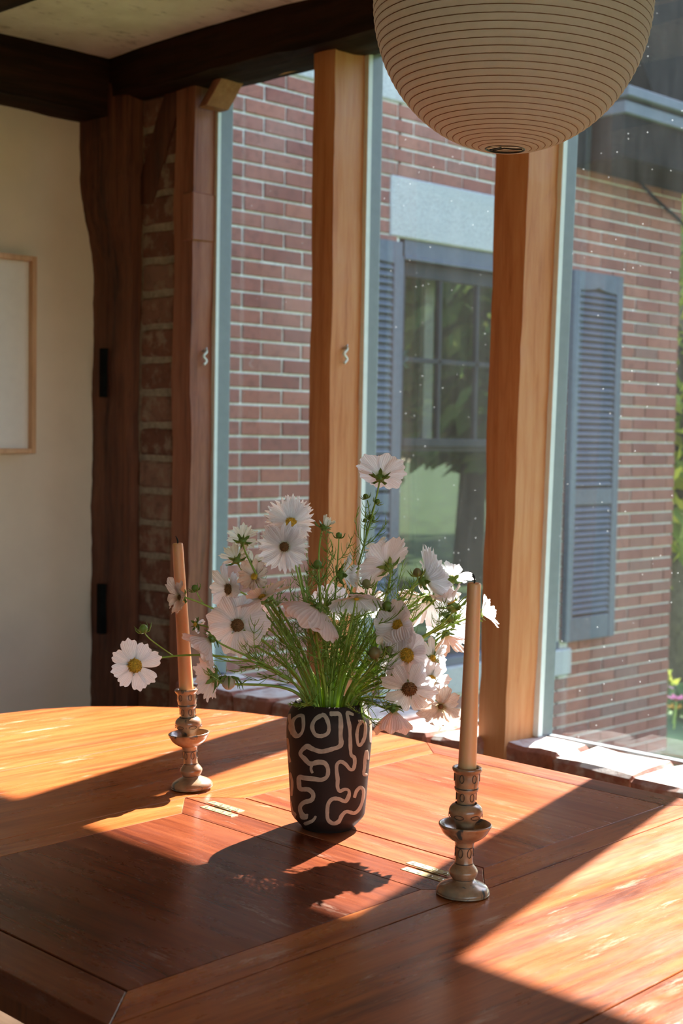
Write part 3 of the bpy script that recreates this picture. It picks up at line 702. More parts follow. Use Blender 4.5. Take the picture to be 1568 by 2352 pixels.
for k, (u, v) in enumerate(((1556, 1700), (1550, 1660), (1562, 1560), (1558, 1480))):
    q = ony(u, v, 5.1+.15*k); shrub('border_plant', q.x+.16+.1*k, q.y+.35*k, .17, max(.25, q.z-GZ+.15), M_tree if k % 2 == 0 else M_tree2, ['lowest', 'second lowest', 'third', 'tallest'][k]+' leafy border plant by the house corner', 40+k, 260, .05, 'border plants')

# ------------------------------------------------------------------ the table
TZ = .75; TCX, TCY = 1.238, 1.28; SH = .04
OUT = [(0, .530), (.42, .530), (.51, .519), (.588, .490), (.678, .460), (.763, .417), (.842, .356), (.91, .278), (.942, .203), (.955, .1), (.958, .0)]
def halfw(y):
    d = abs(y-TCY)
    for (a, wa), (c, wc) in zip(OUT, OUT[1:]):
        if a <= d <= c: return wa+(wc-wa)*(d-a)/(c-a)
    return 0.0
table = empty('dining_table', (TCX, TCY, 0), label='worn orange brown wooden dining table with hinged panels and rounded ends', cat='table')
def shear(p): return (p[0], p[1]+SH*(p[0]-TCX))
def piece(name, poly, mat, z0=TZ-.022, top=TZ, c=.0007):
    cx = sum(p[0] for p in poly)/len(poly); cy = sum(p[1] for p in poly)/len(poly); n_ = len(poly)
    ins = []
    for i in range(n_):
        a, b_, d = Vector(poly[i-1]), Vector(poly[i]), Vector(poly[(i+1) % n_])
        e1 = (b_-a).normalized(); e2 = (d-b_).normalized(); n1 = Vector((-e1.y, e1.x)); n2 = Vector((-e2.y, e2.x)); bis = n1+n2
        bis = bis/max(.3, bis.length_squared)*2 if bis.length > .2 else n1
        ins.append((b_+bis*c)[:])
    v = [(x, y, z0) for x, y in poly]+[(x, y, top-c) for x, y in poly]+[(x, y, top) for x, y in ins]
    f = [tuple(range(n_))[::-1], tuple(range(2*n_, 3*n_))]
    for i in range(n_):
        j = (i+1) % n_; f += [(i, j, n_+j, n_+i), (n_+i, n_+j, 2*n_+j, 2*n_+i)]
    return mk(name, v, f, mat, table)
def end_plank(y0, y1, mat):
    ys = sorted(set([y0, y1]+[TCY+s*d for d, _ in OUT for s in (1, -1) if y0 < TCY+s*d < y1]+[y0+(y1-y0)*i/24 for i in range(1, 24)]))
    rt = []; lf = []
    for y in ys:
        hw_ = halfw(y); k_ = SH*max(0, min(1, (.92-abs(y-TCY))/.25))
        rt.append((TCX+hw_, y+k_*hw_)); lf.append((TCX-hw_, y-k_*hw_))
    poly = rt+[p for p in lf[::-1] if p not in rt]
    return piece('plank', poly, mat)
g = .0007
end_plank(1.549+g, 1.856-g, M_leaf); end_plank(1.856+g, 2.238, M_leaf)
end_plank(.722+g, 1.006-g, M_leaf); end_plank(.322, .722-g, M_leaf)
def quad(*pts): return [shear(p) for p in pts]
YN2, YN1, YB1, YB2 = 1.006, 1.057, 1.489, 1.549
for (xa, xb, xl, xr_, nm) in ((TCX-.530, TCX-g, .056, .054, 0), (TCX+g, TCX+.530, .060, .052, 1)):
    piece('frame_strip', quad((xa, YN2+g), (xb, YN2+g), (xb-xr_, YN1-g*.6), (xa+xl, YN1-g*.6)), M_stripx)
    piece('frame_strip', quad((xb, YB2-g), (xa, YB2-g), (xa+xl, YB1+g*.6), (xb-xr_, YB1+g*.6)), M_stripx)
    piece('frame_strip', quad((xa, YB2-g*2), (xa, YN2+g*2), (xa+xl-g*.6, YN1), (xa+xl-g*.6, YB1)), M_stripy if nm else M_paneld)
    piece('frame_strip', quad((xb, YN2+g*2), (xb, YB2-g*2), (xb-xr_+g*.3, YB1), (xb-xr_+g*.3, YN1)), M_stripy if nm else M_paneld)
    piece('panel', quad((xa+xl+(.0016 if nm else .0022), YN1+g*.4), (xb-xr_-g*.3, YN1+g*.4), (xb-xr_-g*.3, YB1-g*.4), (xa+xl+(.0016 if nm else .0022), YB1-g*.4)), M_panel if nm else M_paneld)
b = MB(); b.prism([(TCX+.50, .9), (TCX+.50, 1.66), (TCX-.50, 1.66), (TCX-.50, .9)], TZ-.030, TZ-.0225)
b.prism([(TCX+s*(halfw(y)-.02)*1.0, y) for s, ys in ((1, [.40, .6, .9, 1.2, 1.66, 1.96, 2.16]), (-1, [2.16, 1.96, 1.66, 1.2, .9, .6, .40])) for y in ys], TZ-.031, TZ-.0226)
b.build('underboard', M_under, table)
b = MB()
for (x0, x1, y0, y1) in ((TCX-.42, TCX+.42, 1.86, 1.885), (TCX-.42, TCX+.42, .675, .70), (TCX-.43, TCX-.405, .70, 1.86), (TCX+.405, TCX+.43, .70, 1.86)): b.cbox(x0, x1, y0, y1, .63, TZ-.031, .003)
b.build('apron', M_chair, table)
for (x, y) in ((TCX-.40, .72), (TCX+.40, .72), (TCX-.40, 1.84), (TCX+.40, 1.84)):
    MB().lathe(smooth_profile([(.018, 0), (.024, .06), (.02, .12), (.03, .4), (.036, .52), (.028, .56), (.036, .6), (.036, .69)], 4), (x, y, 0), 20).build('leg', M_chair, table, True)
# brass hinges let into the hinge line
def hinge(yc):
    h = empty('hinge', (TCX, yc, TZ)); h.parent = table; h.location = Vector((TCX, yc, TZ))-org_of(table)
    for s, dy in ((-1, .0), (1, .012)):
        x0 = TCX+s*.0045; x1 = TCX+s*.0175
        MB().cbox(min(x0, x1), max(x0, x1), yc-.033+dy, yc+.033+dy, TZ-.001, TZ+.0006, .0004).build('plate', M_brass, h)
        for k in range(4):
            MB().lathe([(0, .0002), (.0022, .0006), (.003, .0011), (.0034, .0006)], (TCX+s*.011, yc-.025+dy+k*.0165, TZ), 10, True).build('screw', M_screw, h, True)
    MB().tube([(TCX, yc-.012, TZ), (TCX, yc+.022, TZ)], .0016, 8).build('knuckle', M_brass, h, True)
hinge(1.462); hinge(1.088)

# chair in the lower left corner
CHX, CHY = .40, 1.02
ch = empty('dining_chair', (CHX, CHY, 0), label='reddish wooden chair whose back post peeks in at the lower left', cat='chair')
top = atd(-62, 2130, .98); base_ = atd(-10, 2400, 1.0)
dirv = (top-base_).normalized()
bp = base_-dirv*((base_.z)/dirv.z)
off = Vector((0, .40, 0)) if True else None
def bar(a, c, r, name): MB().tube(catmull([a, a.lerp(c, .5)+Vector((-.004, 0, 0)), c], 6), r, 10).build(name, M_chair, ch, True)
foot1 = Vector((base_.x-.02, base_.y+.02, 0))
bar(foot1, top, .016, 'back_post'); bar(foot1+off, top+off, .016, 'back_post')
for t in (.62, .78, .93): bar(foot1.lerp(top, t), foot1.lerp(top, t)+off, .011, 'back_rail')
sx = foot1.lerp(top, .5)
MB().cbox(sx.x+.015, sx.x+.43, sx.y-.01, sx.y+.41, .43, .455, .008).build('seat', M_chair, ch)
for dx, dy in ((.39, .02), (.39, .38)): bar(Vector((sx.x+dx, sx.y+dy, 0)), Vector((sx.x+dx, sx.y+dy, .43)), .017, 'leg')

# ------------------------------------------------------------------ vase
VX, VY = 1.286, 1.311
vase = empty('vase', (VX, VY, TZ), label='dark clay vase with pale squiggle pattern holding the flowers', cat='vase')
VP = smooth_profile([(.0335, .0), (.0355, .003), (.0465, .0155), (.0487, .024), (.0500, .040), (.0528, .080), (.0558, .118), (.0555, .138), (.0540, .148), (.0490, .158), (.0455, .1640)], 6)
def vrad(z):
    for (r0, z0), (r1, z1) in zip(VP, VP[1:]):
        if z0 <= z <= z1: return r0+(r1-r0)*(z-z0)/max(1e-9, z1-z0)
    return VP[-1][0]
prof = [(0, 0)]+VP+[(.0440, .1652), (.0425, .1645), (.0430, .158), (.0500, .140), (.0515, .11), (.046, .03), (.03, .008), (0, .008)]
MB().lathe(prof, (VX, VY, TZ), 72, True).build('body', M_clay, vase, True)
VIEW = math.atan2(-VY, -VX)
def vsurf(th, z, o=.0003):
    r = vrad(z)+o; return Vector((VX+r*math.cos(th), VY+r*math.sin(th), TZ+z))
HW = [(185, 450), (340, 540), (600, 550), (1000, 515), (1400, 490), (1600, 460), (1745, 345)]
def hwz(y):
    for (a, h0), (c, h1) in zip(HW, HW[1:]):
        if a <= y <= c: return h0+(h1-h0)*(y-a)/(c-a)
    return HW[0][1] if y < HW[0][0] else HW[-1][1]
def v2s(x, y):
    u = max(-.985, min(.985, (x-745)/hwz(y))); a = math.asin(u)
    # the front of each ring hangs lower in view than its centre
    yc = y-math.cos(a)*.262*hwz(y)
    z = (1745-yc)*.1011e-3/.963
    return VIEW+a, max(.004, min(.161, z))
STROKES = [
 ([(300, 400), (250, 480), (262, 560), (330, 640), (400, 600), (420, 500), (390, 400), (320, 395), (285, 470), (300, 570), (345, 640)], 42),
 ([(218, 350), (240, 430), (262, 530), (275, 615)], 34),
 ([(640, 395), (560, 440), (530, 530), (570, 620), (650, 640), (730, 600), (735, 500), (690, 410), (630, 390)], 50),
 ([(745, 378), (820, 375), (885, 385), (890, 480), (885, 620), (885, 745), (780, 795), (650, 825), (545, 795), (470, 765), (395, 845), (450, 915), (520, 975), (620, 955), (700, 970), (738, 1045), (725, 1130), (660, 1170), (560, 1160), (450, 1150), (385, 1140), (380, 1210), (400, 1285), (500, 1292), (560, 1350), (540, 1420), (450, 1450), (405, 1500), (415, 1565), (460, 1620), (515, 1615)], 56),
 ([(540, 985), (530, 1040), (550, 1092)], 34),
 ([(605, 1610), (575, 1665), (480, 1715)], 40),
 ([(1075, 372), (1000, 360), (988, 420), (1002, 560), (1005, 740), (1015, 855), (1055, 890), (1062, 960), (1045, 1030), (1005, 1035), (950, 975), (890, 945), (845, 980), (842, 1060), (857, 1160), (857, 1255), (885, 1305), (945, 1282), (995, 1295), (1000, 1355), (965, 1425), (930, 1425), (870, 1400), (800, 1402), (750, 1455), (737, 1545), (745, 1640), (800, 1688), (860, 1668), (910, 1600), (970, 1552), (1060, 1572), (1120, 1530), (1160, 1460), (1185, 1375), (1185, 1290), (1145, 1255), (1095, 1300), (1068, 1385)], 44),
 ([(1110, 445), (1185, 450), (1200, 530), (1185, 640), (1130, 735), (1098, 715), (1090, 610), (1112, 500), (1150, 460)], 40),
 ([(1235, 905), (1215, 800), (1195, 880), (1190, 1000), (1185, 1088), (1235, 1092)], 40),
 ([(1215, 280), (1235, 330), (1265, 400), (1272, 520), (1268, 690)], 36),
 ([(215, 650), (240, 760), (235, 850), (265, 955)], 36), ([(258, 1080), (290, 1200), (282, 1370)], 36), ([(268, 1440), (300, 1560), (345, 1600), (350, 1660)], 36)]
def stroke(pts, wd, turn):
    q = catmull([Vector((x, y, 0)) for x, y in pts], 5); b = MB(); n_ = len(q)
    for i, p in enumerate(q):
        t = (q[min(i+1, n_-1)]-q[max(i-1, 0)]).normalized(); nrm = Vector((-t.y, t.x, 0))
        ww = wd*.5*(1+.30*noise.noise((p.x*.009, p.y*.009, wd)))*(1+.12*noise.noise((p.x*.06, p.y*.06, wd+3)))*(.7 if i in (0, n_-1) else 1)
        for s in (-1, 0, 1):
            th, z = v2s(*(p+nrm*ww*s)[:2]); b.v.append(vsurf(th+turn, z, .0006 if s == 0 else .0002))
        if i:
            k = 3*i; b.f += [(k-3, k-2, k+1, k), (k-2, k-1, k+2, k+1)]
    b.build('slip_pattern', M_slip, vase, True)
for pts, wd in STROKES: stroke(pts, wd, 0.0)
for pts, wd in STROKES[1:9]: stroke(pts, wd, PI)

# ------------------------------------------------------------------ candlesticks and candles
CP = {
 'base': [(0, 0), (.0275, 0), (.0292, .0015), (.0297, .004), (.0265, .0085), (.019, .0125), (.0135, .0150), (.0117, .0168)],
 'stem': [(.0117, .0165), (.0140, .0190), (.0160, .0235), (.0157, .0265), (.0130, .0305), (.0105, .0340), (.0098, .0400), (.0098, .0470), (.0101, .0530), (.0112, .0580), (.013, .0605)],
 'drip_tray': [(.0115, .0590), (.0170, .0620), (.0218, .0655), (.0250, .0690), (.0275, .0735), (.0293, .0765), (.0297, .0785), (.0285, .0793), (.0262, .0772), (.0230, .0728), (.017, .0690), (.011, .0675)],
 'knop': [(.0105, .0670), (.0100, .0740), (.0115, .0800), (.0165, .0860), (.0187, .0915), (.0184, .0960), (.0160, .0995), (.0120, .1020)],
 'socket': [(.0104, .1010), (.0106, .1080), (.0112, .1140), (.0128, .1165), (.0134, .1185), (.0128, .1205), (.0132, .1225), (.0138, .1280), (.0138, .1350), (.0150, .1372), (.0165, .1395), (.0167, .1415), (.0158, .1430), (.0140, .1426), (.0118, .1400), (.0112, .1300), (0, .1300)]}
def candlestick(x, y, lean, label, clabel, clen, seed):
    e = empty('candlestick', (0, 0, 0), label=label, cat='candlestick', group='glazed candlesticks on the table')
    for nm, pr_ in CP.items():
        MB().lathe(smooth_profile(pr_, 4), (0, 0, 0), 48, True).build(nm, M_glaze, e, True)
    # painted lines and petal marks
    for z in (.0345, .0170, .1195, .1020, .0530):
        r = {.0345: .0104, .0170: .0120, .1195: .0133, .1020: .0122, .0530: .0103}[z]
        MB().lathe([(r+.0001, z-.0006), (r+.0004, z), (r+.0001, z+.0006)], (0, 0, 0), 40, True).build('glaze_line', M_glazed, e, True)
    for z, r, h_ in ((.1315, .0139, .0045), (.110, .0110, .0045), (.047, .0100, .0050), (.089, .0186, .0022)):
        for k in range(6):
            a0 = k*PI/3+.3+seed; pts = [(math.cos(q)*.0026*(1 if h_ > .003 else 2.2), math.sin(q)*h_) for q in np.linspace(0, 2*PI, 13)]
            V = [((r+.0003)*math.cos(a0+p[0]/r), (r+.0003)*math.sin(a0+p[0]/r), z+p[1]) for p in pts]
            MB().tube(V, .0004, 4, False).build('petal_mark', M_glazed, e, True)
    c = empty('candle', (0, 0, 0), label=clabel, cat='candle', group='beeswax taper candles')
    r0, r1 = .0104, .0076; z0 = .1302; n_ = 14
    pr_ = [(0, z0)]+[(r0+(r1-r0)*(i/n_)**1.1, z0+(clen-.002)*i/n_) for i in range(n_+1)]+[(r1*.9, z0+clen), (r1*.5, z0+clen-.0012), (0, z0+clen-.0018)]
    MB().lathe(pr_, (0, 0, 0), 32, True).build('wax', M_wax, c, True)
    MB().tube([(0, 0, z0+clen-.003), (.0006, 0, z0+clen+.003), (-.0004, .0004, z0+clen+.007), (-.0018, .0012, z0+clen+.0105)], [.0009, .0011, .001, .0005], 7).build('wick', M_wick, c, True)
    rv = Vector(R.T @ np.array([1, 0, 0])); fv = Vector(R.T @ np.array([0, 0, 1]))
    q = Matrix.Rotation(-lean, 3, fv)
    for o in (e, c):
        o.location = (x, y, TZ+.0007+abs(math.sin(lean))*.022); o.rotation_euler = q.to_euler()
    return e, c
cr = onz(1062, 2053, TZ); cl = onz(441, 1811, TZ)
def lean_rot(sign): return sign
candlestick(cr.x, cr.y, math.radians(-.9), 'glazed stoneware candlestick in front, right of the vase', 'tan taper candle standing right of the bouquet', .219, 0)
candlestick(cl.x, cl.y, math.radians(4.0), 'leaning glazed stoneware candlestick left of the vase', 'leaning tan taper candle left of the bouquet', .222, 2)

# ------------------------------------------------------------------ paper lantern
LD = 1.85; LC = atd(1177, 0, LD); LR = 318*LD/F
lan = empty('paper_lantern', LC, label='round ribbed paper lantern hanging above the table', cat='lantern')
tilt = Matrix.Rotation(math.radians(1.7), 3, Vector(R.T @ np.array([0, 0, 1])))
def lprof(h):   # h from -1 (bottom) to 1 (top): radius fraction
    return math.sqrt(max(0, 1-abs(h)**2.05))
H_ = 1.075*LR; NR = 29; per = 4; prof = []; ribs = []
for i in range(NR*2):
    for j in range(per):
        t = (i+j/per)/(NR*2)
        a = -PI/2+.14+t*(PI-.28)
        h = math.sin(a); r = lprof(h)*LR
        bul = .0016*math.sin(PI*j/per)
        prof.append((r+bul*math.cos(a), h*H_+bul*math.sin(a)))
        if j == 0: ribs.append((r, h*H_))
b = MB().lathe(prof, (0, 0, 0), 96, True)
b.v = [LC+tilt @ v for v in b.v]
b.build('paper_shade', M_paper, lan, True)
sp = []
for i in range(len(ribs)-1):
    for j in range(48):
        t = j/48; r = ribs[i][0]*(1-t)+ribs[i+1][0]*t; zz = ribs[i][1]*(1-t)+ribs[i+1][1]*t; a = 2*PI*j/48
        rr = lprof(max(-1, min(1, zz/H_)))*LR+.0002
        sp.append(LC+tilt @ Vector((ribs[i][0]*math.cos(a)*1.0012, ribs[i][0]*math.sin(a)*1.0012, ribs[i][1])))
ring = MB()
for (r, zz) in ribs:
    ring.tube([LC+tilt @ Vector(((r+.0001)*math.cos(2*PI*j/64), (r+.0001)*math.sin(2*PI*j/64), zz)) for j in range(65)], .00075, 5, False)
ring.build('ribs', M_rib, lan, True)
rb0 = ribs[0]
ring = MB().tube([LC+tilt @ Vector((rb0[0]*math.cos(2*PI*j/48), rb0[0]*math.sin(2*PI*j/48), rb0[1])) for j in range(49)], .0012, 6, False)
for s in (-1, 1):
    ring.tube([LC+tilt @ Vector(q) for q in ((s*.003, rb0[0]*.9, rb0[1]+.001), (s*.003, .004, rb0[1]+.002), (s*.016, -.004, rb0[1]+.002), (s*.018, -rb0[0]*.55, rb0[1]+.001))], .0009, 5)
ring.build('bottom_ring', M_wire, lan, True)
MB().tube([LC+Vector((0, 0, H_*.9)), Vector((LC.x, LC.y, ZC+.01))], .002, 6).build('cord', M_wire, lan)

# ------------------------------------------------------------------ cosmos flowers
PXM = 1.86/F     # metres per pixel at the bouquet
VD = 1.86
def petal_mesh(L_, W_, e0, e1, teeth, crumple, seed, frill=.05):
    nu, nv = 9, 10; V = []; rng = random.Random(seed)
    ph = rng.random()*6; twist = rng.uniform(-.12, .12); side = rng.uniform(-.12, .12)
    r = .0025; z = 0.0
    line = []
    for i in range(nu+1):
        u = i/nu; el = e0+(e1-e0)*u; line.append((r, z, el)); r += L_/nu*math.cos(el); z += L_/nu*math.sin(el)
    for i in range(nu+1):
        u = i/nu; r, z, el = line[i]
        wv = W_*(.16+.84*math.sin(min(1, u/.78)*PI/2)**1.15)*(1 if u < .8 else 1-.22*((u-.8)/.2)**2)
        for j in range(nv+1):
            v = -1+2*j/nv
            ext = 0
            if i >= nu-1:
                k = (i-(nu-1)); ext = (-(abs(v)**2.4)*.12 + frill*math.cos(v*PI*teeth*.5+ph*.2))*L_*(1 if k else .45)
            elif u > .6: ext = -(abs(v)**2.4)*.04*L_*(u-.6)/.4
            pleat = .0009*math.cos(v*PI*2.6+ph)*u*(1-u*.2)
            cupx = -.10*W_*(v*v)*math.sin(u*PI)*1.2
            off = pleat+cupx*-1+twist*v*W_*u
            rr = r+ext*math.cos(el)-off*math.sin(el); zz = z+ext*math.sin(el)+off*math.cos(el)
            p = Vector((rr, v*wv+side*u*L_*.5, zz))
            if crumple: p += noise.noise_vector(p*90+Vector((seed, 0, 0)))*crumple*u+noise.noise_vector(p*220+Vector((0, seed, 0)))*crumple*.4*u
            V.append(p)
    Fc = [(i*(nv+1)+j, i*(nv+1)+j+1, (i+1)*(nv+1)+j+1, (i+1)*(nv+1)+j) for i in range(nu) for j in range(nv)]
    return V, Fc
def frame_of(ax, roll=0.0):
    ax = ax.normalized(); up = Vector((0, 0, 1)) if abs(ax.z) < .93 else Vector((1, 0, 0))
    e1 = (up-ax*up.dot(ax)).normalized(); e2 = ax.cross(e1)
    c, s = math.cos(roll), math.sin(roll); a = e1*c+e2*s; b_ = ax.cross(a)
    return Matrix((a, b_, ax)).transposed()
def thread_leaf(b, p, d, ln, rng, up=Vector((0, 0, 1)), r=.00055):
    """a feathery leaf: rachis with opposite curling threads"""
    d = d.normalized(); s = d.cross(up); s = s.normalized() if s.length > .05 else d.orthogonal().normalized(); nrm = s.cross(d)
    bend = rng.uniform(-.35, .35)
    pts = [p+d*ln*t+nrm*ln*(.25*t*t*rng.uniform(.5, 1.5)+bend*t*t)+s*ln*.2*math.sin(t*2+bend) for t in (0, .25, .5, .75, 1)]
    q = catmull(pts, 2); b.tube(q, [r*1.15]*(len(q)-1)+[r*.4], 4)
    for k, t in enumerate((.22, .36, .5, .63, .76, .88)):
        i = min(len(q)-2, int(t*(len(q)-1))); o = q[i]; dd = (q[i+1]-q[i]).normalized()
        for sg in (-1, 1):
            if rng.random() < .15: continue
            l2 = ln*(.46-.28*t)*rng.uniform(.7, 1.25); a = (dd*rng.uniform(.5, .8)+s*sg*rng.uniform(.6, 1)+nrm*rng.uniform(-.5, .5)).normalized(); c2 = (dd+nrm*rng.uniform(-.2, .9)).normalized()
            pp = [o, o+a*l2*.35, o+a*l2*.65+c2*l2*.15, o+a*l2*.8+c2*l2*.45]
            b.tube(pp, [r, r*.9, r*.75, r*.25], 3)
def add_calyx(ctr, ax, root, sz=1.0, n=8, name='calyx', mat=None):
    fr = frame_of(ax, random.random()); b = MB()
    b.lathe([(0, -.0062), (.0028, -.0060), (.0050, -.0036), (.0056, -.0005), (.0040, .0012), (0, .0012)], (0, 0, 0), 10, True)
    for k in range(n):
        a = 2*PI*k/n; d = Vector((math.cos(a), math.sin(a), 0)); s = Vector((-d.y, d.x, 0)); f_ = random.uniform(.8, 1.2)
        inner = k % 2
        if inner: q = [d*.0045+s*.002+Vector((0, 0, -.001)), d*.0045-s*.002+Vector((0, 0, -.001)), d*.009-s*.0022+Vector((0, 0, .001)), d*.013*f_+Vector((0, 0, .0025)), d*.009+s*.0022+Vector((0, 0, .001))]
        else: q = [d*.004+s*.0014+Vector((0, 0, -.004)), d*.004-s*.0014+Vector((0, 0, -.004)), d*.0095-s*.0011+Vector((0, 0, -.0045)), d*.0145*f_+Vector((0, 0, -.001)), d*.0095+s*.0011+Vector((0, 0, -.0045))]
        b.add(q+[v+Vector((0, 0, -.0006)) for v in q], [(0, 1, 2, 3, 4), (9, 8, 7, 6, 5)]+[(i, (i+1) % 5+0, (i+1) % 5+5, i+5) for i in range(5)])
    b.v = [ctr+fr @ (v*sz) for v in b.v]
    return b.build(name, mat or M_calyx, root)
def add_bud(ctr, ax, root, sz=1.0, mat=None, spikes=8, name='bud'):
    fr = frame_of(ax, random.random()*3); b = MB()
    b.lathe([(0, -.005), (.003, -.0045), (.0052, -.002), (.0058, .001), (.0048, .004), (.0025, .006), (0, .0066)], (0, 0, 0), 12, True)
    b.v = [ctr+fr @ (v*sz) for v in b.v]
    o = b.build(name, mat or M_calyx, root, True)
    b = MB()
    for k in range(spikes):
        a = 2*PI*k/spikes; d = Vector((math.cos(a), math.sin(a), 0)); s = Vector((-d.y, d.x, 0))
        b.tube([d*.003+Vector((0, 0, -.004)), d*.0075+Vector((0, 0, -.003)), d*.0105+Vector((0, 0, .001)), d*.0115*random.uniform(.9, 1.2)+Vector((0, 0, .0055))], [.0011, .001, .0007, .0002], 4)
    b.v = [ctr+fr @ (v*sz) for v in b.v]
    b.build('sepal', M_calyx, o)
    return o
MOUTH = Vector((VX, VY, TZ+.160))
CR = Vector(R.T @ np.array([1, 0, 0])); CR.z = 0; CR.normalize(); CFW = Vector((CR.y*-1, CR.x, 0))
stem_count = 0
def stem_path(end, ax, mx, my, hook=.03, sag=0.0):
    """from inside the vase over the mouth at offset (mx right, my away) to the calyx"""
    m_ = MOUTH+CR*mx+CFW*my+Vector((0, 0, .004))
    b0 = Vector((VX, VY, TZ+.02))-CR*mx*.5-CFW*my*.5
    out = (end-m_); ln = out.length
    d0 = (m_-b0).normalized()
    back = end-ax*hook
    c1 = m_+d0*ln*.35; c2 = back-Vector((0, 0, sag)) if hook else end
    p = bez([m_, c1, c2.lerp(c1, .15), end], 16)
    return [b0, b0.lerp(m_, .5)]+p
FL = []
def flower(label, u, v, dd, face, n=8, Lp=55, wide=.60, e0=.25, e1=.05, mat=None, dmat=None, teeth=3, crumple=0.0, disc=17, hook=.035, mx=0, my=0, arc=None, roll=None,
           at_calyx=False, sz=1.0, leaves=1, sag=0.0, buds=(), smat=None, cat='flower', group='cosmos flowers in the vase', frill=.05, jit=.12):
    seed = len(FL)*17+5; rng = random.Random(seed); random.seed(seed)
    ctr = atd(u, v, VD+dd); ax = cdir(*face); Lm = Lp*PXM
    if at_calyx: ctr = ctr+ax*.006
    root = empty('cosmos_flower', MOUTH+CR*mx+CFW*my, label=label, cat=cat, group=group)
    fr = frame_of(ax, roll if roll is not None else rng.random()*3)
    mat = mat or M_petal
    for k in range(n):
        a = (2*PI*k/n if arc is None else arc[0]+(arc[1]-arc[0])*k/max(1, n-1))+rng.uniform(-jit, jit)
        ll = Lm*rng.uniform(.90, 1.07); V, Fc = petal_mesh(ll, ll*wide*.5*rng.uniform(.88, 1.1), e0+rng.uniform(-.12, .12), e1+rng.uniform(-.18, .18), teeth, crumple, seed+k, frill)
        c, s = math.cos(a), math.sin(a); lift = .0004*(k % 2)
        W = [ctr+fr @ Vector((p.x*c-p.y*s, p.x*s+p.y*c, p.z+lift)) for p in V]
        o = mk('petal', W, Fc, mat, root, True)
        uvl = o.data.uv_layers.new(name='UVMap'); vi = [0]*len(o.data.loops); o.data.loops.foreach_get('vertex_index', vi)
        flat = []
        for q in vi: flat += [(q//11)/9, (q % 11)/10]
        uvl.data.foreach_set('uv', flat)
    if disc:
        rd = disc*PXM*.5; b = MB(); b.lathe([(rd, 0), (rd*.85, rd*.32), (rd*.5, rd*.52), (0, rd*.6)], (0, 0, 0), 14, True)
        nf = 70
        for i in range(nf):
            q = math.sqrt((i+.5)/nf); a = i*2.39996; h = rd*.6*math.sqrt(max(0, 1-q*q*.9)); p = Vector((rd*q*math.cos(a), rd*q*math.sin(a), h-.0004)); s_ = rd*.085*rng.uniform(.8, 1.3); hh = rd*.26*rng.uniform(.5, 1.4)
            d = Vector((math.cos(a)*q*.5, math.sin(a)*q*.5, 1)).normalized()
            b.add([p+Vector((s_, 0, 0)), p+Vector((0, s_, 0)), p-Vector((s_, 0, 0)), p-Vector((0, s_, 0)), p+d*hh], [(0, 1, 4), (1, 2, 4), (2, 3, 4), (3, 0, 4)])
        b.v = [ctr+fr @ (x+Vector((0, 0, .0006))) for x in b.v]
        b.build('flower_disc', dmat or M_disc, root)
    add_calyx(ctr-ax*.001, ax, root, sz)
    end = ctr-ax*.006
    path = stem_path(end, ax, mx, my, hook, sag)
    r0 = .0021*rng.uniform(.85, 1.2)
    st = MB().tube(path, [r0+( .0011-r0)*(i/(len(path)-1)) for i in range(len(path))], 7).build('stem', smat or M_stem, root, True)
    for k in range(leaves):
        t = rng.uniform(.35, .85); i = 2+int(t*(len(path)-4)); p = path[i]; d = (path[i+1]-path[i-1]).normalized()
        for sgn in (1, -1):
            b = MB(); sd = d.cross(Vector((0, 0, 1))); sd = sd.normalized() if sd.length > .1 else CR
            sd = (sd*math.cos(k*1.3)+d.cross(sd)*math.sin(k*1.3))
            thread_leaf(b, p, d*.55+sd*sgn*.8+Vector((0, 0, .25)), rng.uniform(.030, .055), rng); b.build('leaf', M_fern, root)
    for (bu, bv, bd, bf, bs, bm_) in buds:
        bc = atd(bu, bv, VD+bd); bax = cdir(*bf); add_bud(bc, bax, root, bs, bm_)
        j = min(range(4, len(path)-1), key=lambda i: (path[i]-bc).length+.02*(i < 10)); j = max(4, j-2)
        MB().tube(bez([path[j], path[j].lerp(bc, .5)+Vector((0, 0, -.004)), bc-bax*.012, bc-bax*.005], 8), .0008, 6).build('bud_stem', M_stem, root, True)
    FL.append(root); return root
D = M_discd
# left side
flower('white eight-petalled cosmos facing forward at far left, in front of the candlestick', 311, 1528, -.03, (-.12, -.08, 1), 8, 58, .62, .15, -.05, M_petal, mx=-.030, my=-.01, disc=34, hook=.05, sag=-.01, buds=((330, 1445, 0, (-.2, .8, .2), 1.0, None),), roll=.2, leaves=0, teeth=4)
flower('crumpled withered cosmos hanging in front of the left candle', 413, 1372, -.04, (-.75, .0, .55), 6, 40, .75, .5, -.1, M_petalw, D, crumple=.006, disc=12, mx=-.028, my=.004, hook=.02, buds=((448, 1352, -.03, (-.3, .7, .2), .8, None),), leaves=0)
flower('small cream cosmos seen from behind, highest at far left of bouquet', 556, 1246, .02, (.02, .55, -.72), 10, 36, .50, .35, .25, M_petalc, mx=-.022, my=.016, at_calyx=True, disc=12, frill=.09, teeth=3)
flower('cream cosmos half hidden just below the highest left flower', 545, 1292, .03, (-.25, .62, -.45), 8, 40, .5, .45, .3, M_petalc, mx=-.020, my=.012, at_calyx=True, disc=12, frill=.09)
flower('white cosmos with dark centre turned left beside the window frame', 527, 1353, .0, (-.72, -.05, .62), 8, 56, .6, .35, .2, M_petal, D, mx=-.026, my=.008, disc=26)
flower('large white cosmos with round brown centre facing forward, left of centre', 546, 1436, -.03, (-.12, .08, 1), 9, 66, .70, .12, -.05, M_petal, D, mx=-.024, my=-.012, disc=30, hook=.045, leaves=2)
